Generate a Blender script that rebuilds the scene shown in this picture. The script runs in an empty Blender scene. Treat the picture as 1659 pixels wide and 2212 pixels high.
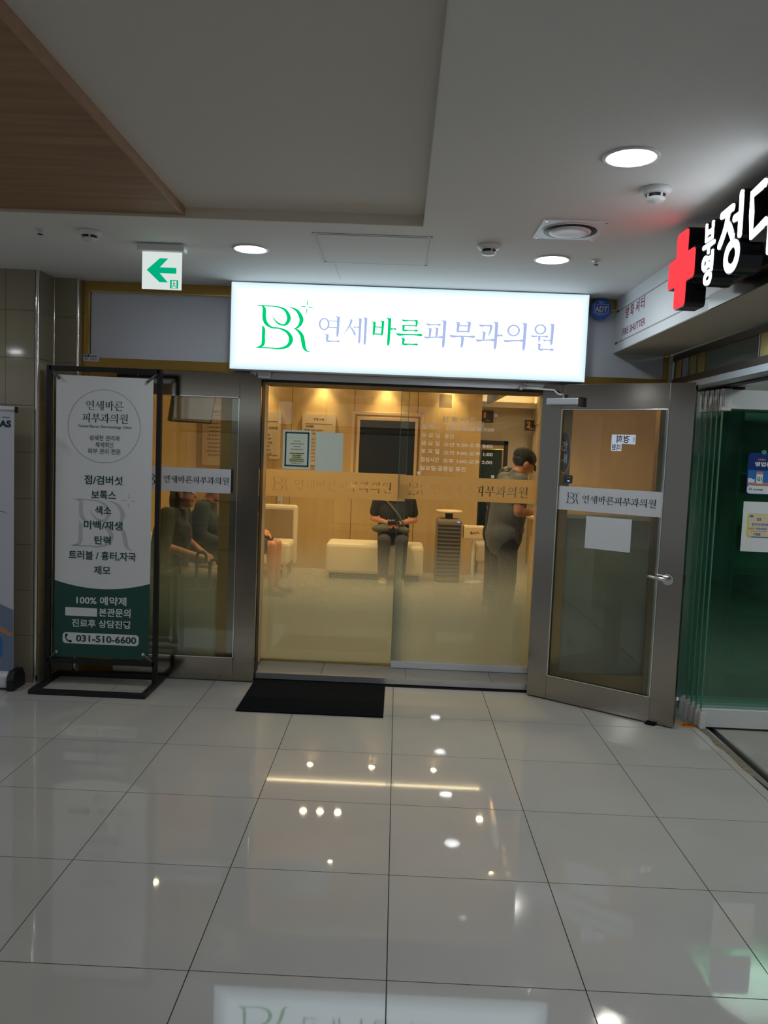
import bpy, bmesh, math, random
from mathutils import Vector, Matrix
random.seed(7)
R = math.radians
SC = bpy.context.scene
COL = SC.collection

# ------------------------------------------------------------------ camera
cam = bpy.data.cameras.new('camera'); cam_o = bpy.data.objects.new('camera', cam); COL.objects.link(cam_o)
yaw, pitch, roll = -0.0153673682, -0.0770657510, 0.0400848620
fw = Vector((math.sin(yaw)*math.cos(pitch), math.cos(yaw)*math.cos(pitch), math.sin(pitch)))
r0 = Vector((math.cos(yaw), -math.sin(yaw), 0)); u0 = r0.cross(fw)
rr = math.cos(roll)*r0 + math.sin(roll)*u0; uu = -math.sin(roll)*r0 + math.cos(roll)*u0
m = Matrix((rr, uu, -fw)).transposed().to_4x4(); m.translation = (0.570735, -4.687583, 1.593803)
cam_o.matrix_world = m
cam.sensor_fit = 'HORIZONTAL'; cam.sensor_width = 36; cam.lens = 1719.23/1659*36
cam.clip_start = 0.05
SC.camera = cam_o

# ------------------------------------------------------------------ world, exposure
w = bpy.data.worlds.new('world'); SC.world = w; w.use_nodes = True
w.node_tree.nodes['Background'].inputs[0].default_value = (0.78, 0.88, 1.0, 1)
w.node_tree.nodes['Background'].inputs[1].default_value = 0.21
vs = SC.view_settings
vs.view_transform = 'Standard'; vs.look = 'None'; vs.gamma = 1.0; vs.exposure = 0.34
vs.use_curve_mapping = False
SC.cycles.use_denoising = True
SC.cycles.max_bounces = 10; SC.cycles.transparent_max_bounces = 40
SC.cycles.glossy_bounces = 5; SC.cycles.diffuse_bounces = 5
SC.cycles.sample_clamp_indirect = 40.0
SC.cycles.caustics_reflective = False; SC.cycles.caustics_refractive = False

COOL = (0.86, 0.93, 1.0); WARM = (1.0, 0.74, 0.36)
P_DOWN = 3.2       # corridor downlights, W
P_SPOT = 8.0       # clinic wall-wash spots
P_INT = 5.6       # clinic ceiling spots
SIGN_E = 1.75       # light box face

def lamp(kind, loc, power, color, size=0.1, target=None, spot=60, blend=0.6):
    l = bpy.data.lights.new('lamp', kind); l.energy = power; l.color = color
    if kind == 'AREA': l.shape = 'DISK'; l.size = size
    elif kind == 'SPOT': l.spot_size = R(spot); l.spot_blend = blend; l.shadow_soft_size = size
    else: l.shadow_soft_size = size
    o = bpy.data.objects.new('lamp', l); COL.objects.link(o); o.location = loc
    if target: o.rotation_euler = (Vector(target)-Vector(loc)).to_track_quat('-Z', 'Y').to_euler()
    return o

# ------------------------------------------------------------------ materials
def mat(name, col, rough=0.5, metal=0.0, spec=0.5, emit=None, es=0.0, noise=None, coat=0.0):
    m = bpy.data.materials.new(name); m.use_nodes = True; nt = m.node_tree
    b = nt.nodes['Principled BSDF']
    b.inputs['Base Color'].default_value = (*col, 1); b.inputs['Roughness'].default_value = rough
    b.inputs['Metallic'].default_value = metal; b.inputs['Specular IOR Level'].default_value = spec
    b.inputs['Coat Weight'].default_value = coat
    if emit: b.inputs['Emission Color'].default_value = (*emit, 1); b.inputs['Emission Strength'].default_value = es
    if noise:   # (scale xyz, colour2, detail, bump)
        sc, c2, bump = noise
        tc = nt.nodes.new('ShaderNodeTexCoord'); mp = nt.nodes.new('ShaderNodeMapping'); mp.inputs['Scale'].default_value = sc
        nz = nt.nodes.new('ShaderNodeTexNoise'); nz.inputs['Scale'].default_value = 1.0; nz.inputs['Detail'].default_value = 6
        cr = nt.nodes.new('ShaderNodeValToRGB'); cr.color_ramp.elements[0].position = 0.3; cr.color_ramp.elements[1].position = 0.72
        cr.color_ramp.elements[0].color = (*col, 1); cr.color_ramp.elements[1].color = (*c2, 1)
        nt.links.new(tc.outputs['Object'], mp.inputs[0]); nt.links.new(mp.outputs[0], nz.inputs['Vector'])
        nt.links.new(nz.outputs[0], cr.inputs[0]); nt.links.new(cr.outputs[0], b.inputs['Base Color'])
        if bump:
            bp = nt.nodes.new('ShaderNodeBump'); bp.inputs['Strength'].default_value = bump; bp.inputs['Distance'].default_value = 0.002
            nt.links.new(nz.outputs[0], bp.inputs['Height']); nt.links.new(bp.outputs[0], b.inputs['Normal'])
    return m

def emis(name, col, s):
    m = bpy.data.materials.new(name); m.use_nodes = True; nt = m.node_tree; nt.nodes.clear()
    e = nt.nodes.new('ShaderNodeEmission'); e.inputs[0].default_value = (*col, 1); e.inputs[1].default_value = s
    o = nt.nodes.new('ShaderNodeOutputMaterial'); nt.links.new(e.outputs[0], o.inputs[0]); return m

def schlick(nt, f0=0.045):
    g = nt.nodes.new('ShaderNodeNewGeometry'); d = nt.nodes.new('ShaderNodeVectorMath'); d.operation = 'DOT_PRODUCT'
    nt.links.new(g.outputs['Incoming'], d.inputs[0]); nt.links.new(g.outputs['Normal'], d.inputs[1])
    a = nt.nodes.new('ShaderNodeMath'); a.operation = 'ABSOLUTE'; nt.links.new(d.outputs['Value'], a.inputs[0])
    s = nt.nodes.new('ShaderNodeMath'); s.operation = 'SUBTRACT'; s.inputs[0].default_value = 1; nt.links.new(a.outputs[0], s.inputs[1])
    p = nt.nodes.new('ShaderNodeMath'); p.operation = 'POWER'; p.inputs[1].default_value = 5; nt.links.new(s.outputs[0], p.inputs[0])
    q = nt.nodes.new('ShaderNodeMath'); q.operation = 'MULTIPLY_ADD'; q.inputs[1].default_value = 1-f0; q.inputs[2].default_value = f0
    nt.links.new(p.outputs[0], q.inputs[0]); return q.outputs[0]

def glass(name, tint=(0.96, 0.98, 0.96), f0=0.04):
    m = bpy.data.materials.new(name); m.use_nodes = True; nt = m.node_tree; nt.nodes.clear()
    t = nt.nodes.new('ShaderNodeBsdfTransparent'); t.inputs[0].default_value = (*tint, 1)
    g = nt.nodes.new('ShaderNodeBsdfGlossy'); g.inputs['Roughness'].default_value = 0.0; g.inputs[0].default_value = (1, 1, 1, 1)
    mx = nt.nodes.new('ShaderNodeMixShader'); o = nt.nodes.new('ShaderNodeOutputMaterial')
    nt.links.new(schlick(nt, f0), mx.inputs[0]); nt.links.new(t.outputs[0], mx.inputs[1]); nt.links.new(g.outputs[0], mx.inputs[2])
    nt.links.new(mx.outputs[0], o.inputs[0]); return m

def frost(name, z_clear, z_full, col=(0.62, 0.62, 0.52), opac=0.93, pitch=0.0085):
    """Dotted privacy film: clear above z_clear, fully frosted below z_full, with a dot raster in between."""
    m = bpy.data.materials.new(name); m.use_nodes = True; nt = m.node_tree; nt.nodes.clear(); N = nt.nodes; L = nt.links
    g = N.new('ShaderNodeNewGeometry'); sp = N.new('ShaderNodeSeparateXYZ'); L.new(g.outputs['Position'], sp.inputs[0])
    mr = N.new('ShaderNodeMapRange'); mr.inputs['From Min'].default_value = z_clear; mr.inputs['From Max'].default_value = z_full
    mr.inputs['To Min'].default_value = 0; mr.inputs['To Max'].default_value = 1; L.new(sp.outputs[2], mr.inputs[0])
    def ma(op, a, b=None):
        n = N.new('ShaderNodeMath'); n.operation = op
        for i, v in enumerate((a, b)):
            if v is None: continue
            if isinstance(v, (int, float)): n.inputs[i].default_value = v
            else: L.new(v, n.inputs[i])
        return n.outputs[0]
    k = 2*math.pi/pitch/1.414
    a = ma('MULTIPLY', ma('ADD', sp.outputs[0], sp.outputs[2]), k); b = ma('MULTIPLY', ma('SUBTRACT', sp.outputs[0], sp.outputs[2]), k)
    pat = ma('ADD', ma('MULTIPLY', ma('MULTIPLY', ma('SINE', a), ma('SINE', b)), 0.5), 0.5)
    dots = ma('GREATER_THAN', pat, ma('SUBTRACT', 1.02, mr.outputs[0]))
    fac = ma('MULTIPLY', ma('ADD', ma('MULTIPLY', dots, 0.65), ma('MULTIPLY', mr.outputs[0], 0.35)), opac)
    t = N.new('ShaderNodeBsdfTransparent')
    tl = N.new('ShaderNodeBsdfTranslucent'); tl.inputs[0].default_value = (*col, 1)
    df = N.new('ShaderNodeBsdfDiffuse'); df.inputs[0].default_value = (*[c*0.75 for c in col], 1)
    m1 = N.new('ShaderNodeMixShader'); m1.inputs[0].default_value = 0.38; L.new(tl.outputs[0], m1.inputs[1]); L.new(df.outputs[0], m1.inputs[2])
    m2 = N.new('ShaderNodeMixShader'); L.new(fac, m2.inputs[0]); L.new(t.outputs[0], m2.inputs[1]); L.new(m1.outputs[0], m2.inputs[2])
    o = N.new('ShaderNodeOutputMaterial'); L.new(m2.outputs[0], o.inputs[0]); return m

def translucent(name, col, t=0.5):
    m = bpy.data.materials.new(name); m.use_nodes = True; nt = m.node_tree; nt.nodes.clear()
    tl = nt.nodes.new('ShaderNodeBsdfTranslucent'); tl.inputs[0].default_value = (*col, 1)
    df = nt.nodes.new('ShaderNodeBsdfDiffuse'); df.inputs[0].default_value = (*col, 1)
    mx = nt.nodes.new('ShaderNodeMixShader'); mx.inputs[0].default_value = 1-t
    o = nt.nodes.new('ShaderNodeOutputMaterial'); nt.links.new(tl.outputs[0], mx.inputs[1]); nt.links.new(df.outputs[0], mx.inputs[2]); nt.links.new(mx.outputs[0], o.inputs[0]); return m

def steel(name, col, rough, axis='x'):
    sc = {'x': (3, 200, 200), 'z': (200, 200, 3)}[axis]
    m = mat(name, col, rough, 1.0, noise=(sc, tuple(c*0.90 for c in col), 0)); return m

M = {}
M['floor_tile'] = mat('floor_tile', (0.46, 0.44, 0.41), 0.03, spec=0.85, noise=((2.2, 2.2, 2.2), (0.49, 0.475, 0.445), 0))
M['grout'] = mat('grout', (0.02, 0.018, 0.015), 0.8)
M['sill_tile'] = mat('sill_tile', (0.30, 0.285, 0.27), 0.3, noise=((6, 40, 6), (0.38, 0.36, 0.34), 0))
M['inner_floor'] = mat('inner_floor', (0.55, 0.50, 0.42), 0.12)
M['concrete'] = mat('concrete', (0.30, 0.29, 0.26), 0.55, noise=((5, 5, 5), (0.38, 0.365, 0.33), 0.3))
M['mortar'] = mat('mortar', (0.16, 0.13, 0.09), 0.9, noise=((30, 30, 30), (0.26, 0.21, 0.15), 0.8))
M['ceiling'] = mat('ceiling', (0.70, 0.69, 0.67), 0.9)
M['coffer'] = mat('coffer', (0.60, 0.57, 0.52), 0.9, noise=((400, 400, 400), (0.66, 0.63, 0.58), 0.1))
M['coffer_lip'] = mat('coffer_lip', (0.66, 0.60, 0.50), 0.8)
M['wood_ceiling'] = mat('wood_ceiling', (0.22, 0.115, 0.055), 0.55, noise=((1.2, 22, 22), (0.34, 0.19, 0.10), 0.1))
M['wood_edge'] = mat('wood_edge', (0.36, 0.21, 0.13), 0.55, noise=((1.2, 22, 22), (0.42, 0.25, 0.15), 0.1))
M['wall_tile'] = mat('wall_tile', (0.27, 0.235, 0.165), 0.06, spec=0.5, noise=((3, 3, 3), (0.31, 0.27, 0.195), 0))
M['wall_joint'] = mat('wall_joint', (0.42, 0.38, 0.31), 0.8)
M['steel'] = steel('brushed_steel', (0.37, 0.335, 0.285), 0.13, 'x')
M['steel_v'] = steel('brushed_steel_upright', (0.35, 0.315, 0.265), 0.13, 'x')
M['chrome'] = mat('polished_steel', (0.75, 0.74, 0.72), 0.12, 1.0)
M['alu'] = mat('satin_aluminium', (0.62, 0.64, 0.68), 0.38, 0.85)
M['brass'] = mat('bronze_metal', (0.46, 0.29, 0.075), 0.30, 0.85)
M['brass_b'] = mat('polished_brass', (0.75, 0.58, 0.20), 0.18, 1.0)
M['dark_bronze'] = mat('dark_bronze', (0.07, 0.045, 0.025), 0.35, 0.7)
M['panel_grey'] = mat('panel_grey', (0.58, 0.60, 0.66), 0.30)
M['black'] = mat('black_paint', (0.005, 0.005, 0.006), 0.5)
M['rubber'] = mat('rubber', (0.006, 0.008, 0.010), 0.95, spec=0.05, noise=((250, 250, 250), (0.009, 0.012, 0.014), 0.6))
M['black_gloss'] = mat('black_gloss', (0.006, 0.006, 0.007), 0.12)
M['white_plastic'] = mat('white_plastic', (0.68, 0.68, 0.68), 0.4)
M['white_metal'] = mat('white_metal', (0.66, 0.67, 0.69), 0.35)
M['beam'] = mat('beam_white', (0.76, 0.77, 0.78), 0.4)
M['beam_groove'] = mat('beam_groove', (0.28, 0.28, 0.28), 0.5)
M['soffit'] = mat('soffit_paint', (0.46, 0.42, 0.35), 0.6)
M['paper'] = mat('paper', (0.66, 0.68, 0.70), 0.8)
M['paper_t'] = translucent('paper_backlit', (0.76, 0.87, 0.90), 0.35)
M['banner'] = mat('banner_vinyl', (0.74, 0.75, 0.76), 0.55)
M['banner_green'] = mat('banner_green', (0.012, 0.075, 0.058), 0.5)
M['banner_txt'] = mat('banner_text', (0.012, 0.06, 0.055), 0.5)
M['banner_grey'] = mat('banner_greylogo', (0.50, 0.51, 0.52), 0.55)
M['banner_white'] = mat('banner_whiteprint', (0.72, 0.75, 0.76), 0.5)
M['ink'] = mat('ink', (0.012, 0.02, 0.03), 0.5)
M['ink_grey'] = mat('ink_grey', (0.1, 0.1, 0.11), 0.5)
M['teal_ink'] = mat('teal_ink', (0.01, 0.07, 0.09), 0.5)
M['yellow'] = mat('yellow_ink', (0.55, 0.60, 0.06), 0.5)
M['red_ink'] = mat('red_ink', (0.25, 0.02, 0.05), 0.5)
M['blue'] = mat('blue_plate', (0.015, 0.09, 0.42), 0.3)
M['navy'] = mat('navy_plate', (0.01, 0.035, 0.20), 0.3)
M['sky_blue'] = mat('sky_blue', (0.03, 0.16, 0.48), 0.3)
M['salmon'] = mat('salmon', (0.50, 0.20, 0.17), 0.4)
M['orange'] = mat('orange_ink', (0.75, 0.25, 0.03), 0.5)
M['band'] = mat('band_vinyl', (0.66, 0.67, 0.70), 0.5)
M['film'] = translucent('band_film', (0.80, 0.66, 0.42), 0.80)
M['hours'] = translucent('hours_vinyl', (0.95, 0.92, 0.95), 0.5)
M['glass'] = glass('clear_glass', (0.93, 0.95, 0.93))
M['glass_edge'] = mat('glass_edge', (0.10, 0.26, 0.20), 0.2)
M['green_glass'] = glass("green_glass", (0.84, 0.945, 0.90), 0.05)
M['frost_door'] = frost('frost_door', 0.95, 0.42, (0.70, 0.73, 0.67))
M['frost_side'] = frost('frost_side', 0.98, 0.45, (0.46, 0.52, 0.47), opac=0.90)
M['frost_right'] = frost('frost_right', 1.40, 0.75, (0.46, 0.52, 0.46), opac=0.90)
M['sign_face'] = emis('sign_face', (0.70, 0.88, 1.0), SIGN_E)
_m = M['sign_face']; _nt = _m.node_tree; _e = [n_ for n_ in _nt.nodes if n_.type == 'EMISSION'][0]
_g = _nt.nodes.new('ShaderNodeNewGeometry'); _s = _nt.nodes.new('ShaderNodeSeparateXYZ'); _nt.links.new(_g.outputs['Position'], _s.inputs[0])
def _mm(op, a, b):
    n_ = _nt.nodes.new('ShaderNodeMath'); n_.operation = op
    for i_, v_ in enumerate((a, b)):
        if isinstance(v_, float): n_.inputs[i_].default_value = v_
        else: _nt.links.new(v_, n_.inputs[i_])
    return n_.outputs[0]
_d = _mm('MINIMUM', _mm('MINIMUM', _mm('SUBTRACT', _s.outputs[0], -.532), _mm('SUBTRACT', 1.731, _s.outputs[0])), _mm('MINIMUM', _mm('SUBTRACT', _s.outputs[2], 2.078), _mm('SUBTRACT', 2.622, _s.outputs[2])))
_r = _nt.nodes.new('ShaderNodeMapRange'); _r.inputs['From Max'].default_value = .11; _r.inputs['To Min'].default_value = .42; _r.inputs['To Max'].default_value = 1.0; _nt.links.new(_d, _r.inputs[0])
_nt.links.new(_mm('MULTIPLY', _r.outputs[0], SIGN_E), _e.inputs[1])
M['sign_green'] = emis('sign_green', (0.0, 0.50, 0.14), 1.0)
M['sign_lav'] = emis('sign_lavender', (0.34, 0.41, 0.66), 1.0)
M['sticker_film'] = frost('sticker_film', 3.0, 2.5, (0.95, 0.95, 0.9), opac=0.5)
M['sign_side'] = mat('sign_side', (0.62, 0.66, 0.70), 0.4)
M['letter_white'] = emis('letter_white', (0.85, 0.93, 1.0), 5.0)
M['cross_red'] = emis('cross_red', (1.0, 0.04, 0.05), 1.25)
M['exit_white'] = emis('exit_white', (0.88, 0.97, 0.93), 0.62)
M['exit_green'] = emis('exit_green', (0.0, 0.50, 0.24), 0.66)
M['lamp_disc'] = emis('lamp_disc', (0.9, 0.96, 1.0), 70.0)
M['lamp_warm'] = emis('lamp_warm', (1.0, 0.80, 0.50), 110.0)
M['cove'] = emis('cove_strip', (1.0, 0.80, 0.50), 8.0)
M['wood_panel'] = mat('wood_panel', (0.52, 0.36, 0.155), 0.42, noise=((14, 14, 1.0), (0.58, 0.41, 0.19), 0))
M['wood_pale'] = mat('wood_pale', (0.70, 0.52, 0.32), 0.4)
M['cream'] = mat('cream_wall', (0.70, 0.60, 0.42), 0.8)
M['cream_board'] = mat('cream_board', (0.66, 0.54, 0.38), 0.5)
M['brown'] = mat('brown_sign', (0.035, 0.02, 0.012), 0.4)
M['amber'] = mat('amber_ink', (0.75, 0.33, 0.04), 0.4)
M['curtain'] = mat('curtain_green', (0.012, 0.035, 0.018), 0.8)
M['reflection_glow'] = emis('reflection_glow', (.60, .66, .80), .6); M['shop_wall'] = mat('shop_wall', (0.34, 0.40, 0.36), 0.35); M['transom_glass'] = mat('transom_glass', (0.07, 0.085, 0.07), 0.10)
M['added_cool'] = emis('added_cool', (.85, .95, 1.0), .55); M['added_warm'] = emis('added_warm', (1, .85, .6), .35); M['added_dim'] = emis('added_dim', (1, .9, .72), .12)
M['screen'] = mat('screen', (0.008, 0.012, 0.022), 0.15)
M['upholstery'] = mat('upholstery', (0.66, 0.57, 0.42), 0.75)
M['upholstery_d'] = mat('upholstery_dark', (0.30, 0.22, 0.14), 0.8)
M['grey_machine'] = mat('grey_machine', (0.20, 0.16, 0.12), 0.5)
M['skin'] = mat('skin', (0.52, 0.23, 0.13), 0.5)
M['skin_d'] = mat('skin_deep', (0.42, 0.17, 0.10), 0.5)
M['hair'] = mat('hair', (0.012, 0.009, 0.008), 0.5)
M['cap'] = mat('cap_cloth', (0.010, 0.009, 0.010), 0.8)
M['shirt_black'] = mat('shirt_black', (0.012, 0.012, 0.013), 0.85)
M['shirt_grey'] = mat('shirt_grey', (0.115, 0.125, 0.135), 0.85, noise=((60, 60, 60), (0.14, 0.15, 0.16), 0.3))
M['shirt_navy'] = mat('shirt_navy', (0.035, 0.045, 0.05), 0.85)
M['shirt_floral'] = mat('shirt_floral', (0.010, 0.012, 0.012), 0.85, noise=((14, 14, 14), (0.05, 0.055, 0.045), 0))
M['trousers_dark'] = mat('trousers_dark', (0.03, 0.028, 0.028), 0.9)
M['trousers_beige'] = mat('trousers_beige', (0.42, 0.31, 0.22), 0.9)
M['shoe_white'] = mat('shoe_white', (0.62, 0.58, 0.50), 0.6)
M['shoe_dark'] = mat('shoe_dark', (0.03, 0.03, 0.03), 0.6)
M['bag'] = mat('bag_grey', (0.09, 0.09, 0.08), 0.7)
M['umbrella_cloth'] = mat('umbrella_cloth', (0.015, 0.05, 0.09), 0.7)
M['maroon'] = mat('maroon_oval', (0.12, 0.055, 0.04), 0.5)
M['led_blue'] = emis('led_blue', (0.2, 0.3, 1.0), 1.5)
M['roll_white'] = mat('rollup_print', (0.55, 0.58, 0.63), 0.55)
M['roll_blue'] = mat('rollup_blue', (0.17, 0.22, 0.33), 0.55)

# ------------------------------------------------------------------ mesh helpers (world coordinates, re-based on the parent)
ORG = {}
class MB:
    def __init__(s, T=None): s.v = []; s.f = []; s.T = T; s.smooth = []
    def add(s, vs, fs, smooth=False):
        n = len(s.v); s.v += [tuple(v) for v in vs]; s.f += [tuple(i+n for i in f) for f in fs]; s.smooth += [smooth]*len(fs); return s
    def box(s, x0, x1, y0, y1, z0, z1):
        x0, x1 = sorted((x0, x1)); y0, y1 = sorted((y0, y1)); z0, z1 = sorted((z0, z1))
        return s.add([(x0,y0,z0),(x1,y0,z0),(x1,y1,z0),(x0,y1,z0),(x0,y0,z1),(x1,y0,z1),(x1,y1,z1),(x0,y1,z1)],
                     [(0,3,2,1),(4,5,6,7),(0,1,5,4),(1,2,6,5),(2,3,7,6),(3,0,4,7)])
    def tube(s, pts, r, n=10, caps=True):
        pts = [Vector(p) for p in pts]; rs = r if isinstance(r, (list, tuple)) else [r]*len(pts)
        vs = []; prev = None
        for i, p in enumerate(pts):
            d = (pts[min(i+1, len(pts)-1)]-pts[max(i-1, 0)]).normalized()
            a = prev if prev else (Vector((0,0,1)) if abs(d.z) < .9 else Vector((1,0,0)))
            a = (a-d*a.dot(d)).normalized(); b = d.cross(a); prev = a
            vs += [p+(a*math.cos(2*math.pi*k/n)+b*math.sin(2*math.pi*k/n))*rs[i] for k in range(n)]
        fs = [(i*n+k, i*n+(k+1)%n, (i+1)*n+(k+1)%n, (i+1)*n+k) for i in range(len(pts)-1) for k in range(n)]
        s.add(vs, fs, True)
        if caps: s.add(vs[:n], [tuple(range(n))[::-1]]); s.add(vs[-n:], [tuple(range(n))])
        return s
    def cyl(s, c, r, h, axis='z', n=32, r2=None):
        d = {'x': (1,0,0), 'y': (0,1,0), 'z': (0,0,1)}[axis] if isinstance(axis, str) else axis
        c = Vector(c); return s.tube([c, c+Vector(d)*h], [r, r if r2 is None else r2], n)
    def lathe(s, c, prof, n=32):   # prof: (radius, z) about vertical axis
        vs = [(c[0]+r*math.cos(2*math.pi*k/n), c[1]+r*math.sin(2*math.pi*k/n), c[2]+z) for r, z in prof for k in range(n)]
        fs = [(i*n+k, i*n+(k+1)%n, (i+1)*n+(k+1)%n, (i+1)*n+k) for i in range(len(prof)-1) for k in range(n)]
        return s.add(vs, fs, True)
    def ell(s, c, rx, ry, rz, rot=None, nu=20, nv=12):
        c = Vector(c); vs = []; Q = rot or Matrix.Identity(3)
        for i in range(1, nv):
            t = math.pi*i/nv
            for k in range(nu):
                p = 2*math.pi*k/nu; vs.append(c+Q@Vector((rx*math.sin(t)*math.cos(p), ry*math.sin(t)*math.sin(p), rz*math.cos(t))))
        top = len(vs); vs.append(c+Q@Vector((0,0,rz))); vs.append(c+Q@Vector((0,0,-rz)))
        fs = [(i*nu+k, (i+1)*nu+k, (i+1)*nu+(k+1)%nu, i*nu+(k+1)%nu) for i in range(nv-2) for k in range(nu)]
        fs += [(top, k, (k+1)%nu) for k in range(nu)] + [(top+1, (nv-2)*nu+(k+1)%nu, (nv-2)*nu+k) for k in range(nu)]
        return s.add(vs, fs, True)
    def cap(s, a, b, ra, rb, n=14):
        a, b = Vector(a), Vector(b); d = (b-a); L = d.length; d.normalize(); pts = []; rs = []
        for t in (89, 60, 30): pts.append(a-d*ra*math.sin(R(t))); rs.append(max(ra*math.cos(R(t)), ra*.03))
        pts += [a, b]; rs += [ra, rb]
        for t in (30, 60, 89): pts.append(b+d*rb*math.sin(R(t))); rs.append(max(rb*math.cos(R(t)), rb*.03))
        return s.tube(pts, rs, n)
    def poly(s, pts, fr, d0=0.0, d1=0.001):
        """2-D polygon in frame fr=(origin, ux, uy, n) extruded from d0 to d1 along n."""
        o, ux, uy, nn = fr; n = len(pts)
        ar = sum(pts[i][0]*pts[(i+1)%n][1]-pts[(i+1)%n][0]*pts[i][1] for i in range(n))
        if ar < 0: pts = pts[::-1]
        P = lambda p, d: o+ux*p[0]+uy*p[1]+nn*d
        vs = [P(p, d1) for p in pts]+[P(p, d0) for p in pts]
        return s.add(vs, [tuple(range(n)), tuple(range(n, 2*n))[::-1]]+[(i, n+i, n+(i+1)%n, (i+1)%n) for i in range(n)])
    def ring(s, c, rx, ry, wd, fr, d0, d1, n=36, wx=None):
        o, ux, uy, nn = fr; wx = wx or wd; vs = []
        for d in (d1, d0):
            for (a, b) in ((rx, ry), (rx-wx, ry-wd)):
                for k in range(n):
                    t = 2*math.pi*k/n; vs.append(o+ux*(c[0]+a*math.cos(t))+uy*(c[1]+b*math.sin(t))+nn*d)
        fs = []
        for k in range(n):
            j = (k+1) % n
            fs += [(k, j, n+j, n+k), (2*n+k, 3*n+k, 3*n+j, 2*n+j), (k, 2*n+k, 2*n+j, j), (n+k, n+j, 3*n+j, 3*n+k)]
        return s.add(vs, fs)
    def build(s, name, m, parent=None, bevel=0.0, sub=0):
        me = bpy.data.meshes.new(name); o = bpy.data.objects.new(name, me); COL.objects.link(o)
        T = s.T; vs = [T@Vector(v) for v in s.v] if T is not None else [Vector(v) for v in s.v]
        if parent is not None:
            o.parent = parent; org = ORG[parent]; ORG[o] = org
        else:
            if not vs: org = Vector()
            else:
                org = Vector(((min(v.x for v in vs)+max(v.x for v in vs))/2, (min(v.y for v in vs)+max(v.y for v in vs))/2, min(v.z for v in vs)))
            o.location = org; ORG[o] = org
        me.from_pydata([v-org for v in vs], [], s.f); me.update()
        if any(s.smooth): me.polygons.foreach_set('use_smooth', s.smooth)
        if m is not None:
            me.materials.append(m if not isinstance(m, str) else M[m])
        if bevel:
            b = o.modifiers.new('bevel', 'BEVEL'); b.width = bevel; b.segments = 2; b.limit_method = 'ANGLE'
        return o

def box(name, c, m, parent=None, bevel=0.0, T=None): return MB(T).box(*c).build(name, m, parent, bevel)

def tag(o, label=None, cat=None, group=None, kind=None):
    if label: o['label'] = label
    if cat: o['category'] = cat
    if group: o['group'] = group
    if kind: o['kind'] = kind
    return o
def thing(name, loc, label, cat, group=None):
    o = bpy.data.objects.new(name, None); o.empty_display_size = .05; COL.objects.link(o); o.location = loc; ORG[o] = Vector(loc)
    return tag(o, label, cat, group)
def struct(name, loc=(0,0,0)):
    o = bpy.data.objects.new(name, None); COL.objects.link(o); o.location = loc; ORG[o] = Vector(loc); o['kind'] = 'structure'; return o
def sbox(name, c, m, bevel=0.0): return tag(box(name, c, m, None, bevel), kind='structure')

# frames for flat print: (origin, right, up, outward normal)
X, Y, Z = Vector((1,0,0)), Vector((0,1,0)), Vector((0,0,1))
def fr_front(y, x=0, z=0): return (Vector((x, y, z)), X, Z, -Y)
def fr_side(x, y=0, z=0): return (Vector((x, y, z)), -Y, Z, -X)

def text(name, body, fr, cx, cz, wd, ht, m, parent=None, bold=0.0, d0=0.0005, d1=0.0012, mirror=False, T=None, nobuild=False):
    c = bpy.data.curves.new('t', 'FONT'); c.body = body; c.size = 1; c.offset = bold; c.resolution_u = 3
    o = bpy.data.objects.new('t', c); COL.objects.link(o); bpy.context.view_layer.update()
    me = bpy.data.meshes.new_from_object(o.evaluated_get(bpy.context.evaluated_depsgraph_get()))
    vs = [v.co.copy() for v in me.vertices]; fs = [tuple(p.vertices) for p in me.polygons]
    bpy.data.objects.remove(o); bpy.data.meshes.remove(me); bpy.data.curves.remove(c)
    x0 = min(v.x for v in vs); x1 = max(v.x for v in vs); y0 = min(v.y for v in vs); y1 = max(v.y for v in vs)
    sx = wd/(x1-x0); sy = (ht/(y1-y0)) if ht else sx
    if mirror: sx = -sx
    og, ux, uy, nn = fr; n = len(vs)
    P = lambda v, d: og+ux*(cx+(v.x-(x0+x1)/2)*sx)+uy*(cz+(v.y-(y0+y1)/2)*sy)+nn*d
    if mirror: fs = [f[::-1] for f in fs]
    mb = MB(T); front = [P(v, d1) for v in vs]
    allv = front+[P(v, d0) for v in vs]; edges = {}
    for f in fs:
        for i in range(len(f)):
            a, b = f[i], f[(i+1) % len(f)]
            if (b, a) in edges: del edges[(b, a)]
            else: edges[(a, b)] = 1
    mb.add(allv, fs+[(b, a, a+n, b+n) for a, b in edges])
    return mb if nobuild else mb.build(name, m, parent)

# ------------------------------------------------------------------ brush-serif glyphs of the clinic's name and its monogram
def catmull(pts, k=5):
    if len(pts) < 3: return [tuple(p) for p in pts]
    P = [pts[0]]+list(pts)+[pts[-1]]; out = []
    for i in range(1, len(P)-2):
        for j in range(k):
            t = j/k; q = []
            for d in range(len(P[0])):
                a, b, c, e = P[i-1][d], P[i][d], P[i+1][d], P[i+2][d]
                q.append(.5*((2*b)+(-a+c)*t+(2*a-5*b+4*c-e)*t*t+(-a+3*b-3*c+e)*t**3))
            out.append(tuple(q))
    out.append(tuple(pts[-1])); return out
def S(pts, ws, smooth=True):
    q = [(p[0], p[1], w_) for p, w_ in zip(pts, ws)]
    if smooth: q = catmull(q)
    l, r = [], []
    for i, (x, y, w_) in enumerate(q):
        a = q[max(i-1, 0)]; b = q[min(i+1, len(q)-1)]; dx, dy = b[0]-a[0], b[1]-a[1]; n = math.hypot(dx, dy) or 1
        w_ = max(w_, 1e-4); l.append((x-dy/n*w_/2, y+dx/n*w_/2)); r.append((x+dy/n*w_/2, y-dx/n*w_/2))
    return ('p', l+r[::-1])
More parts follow.
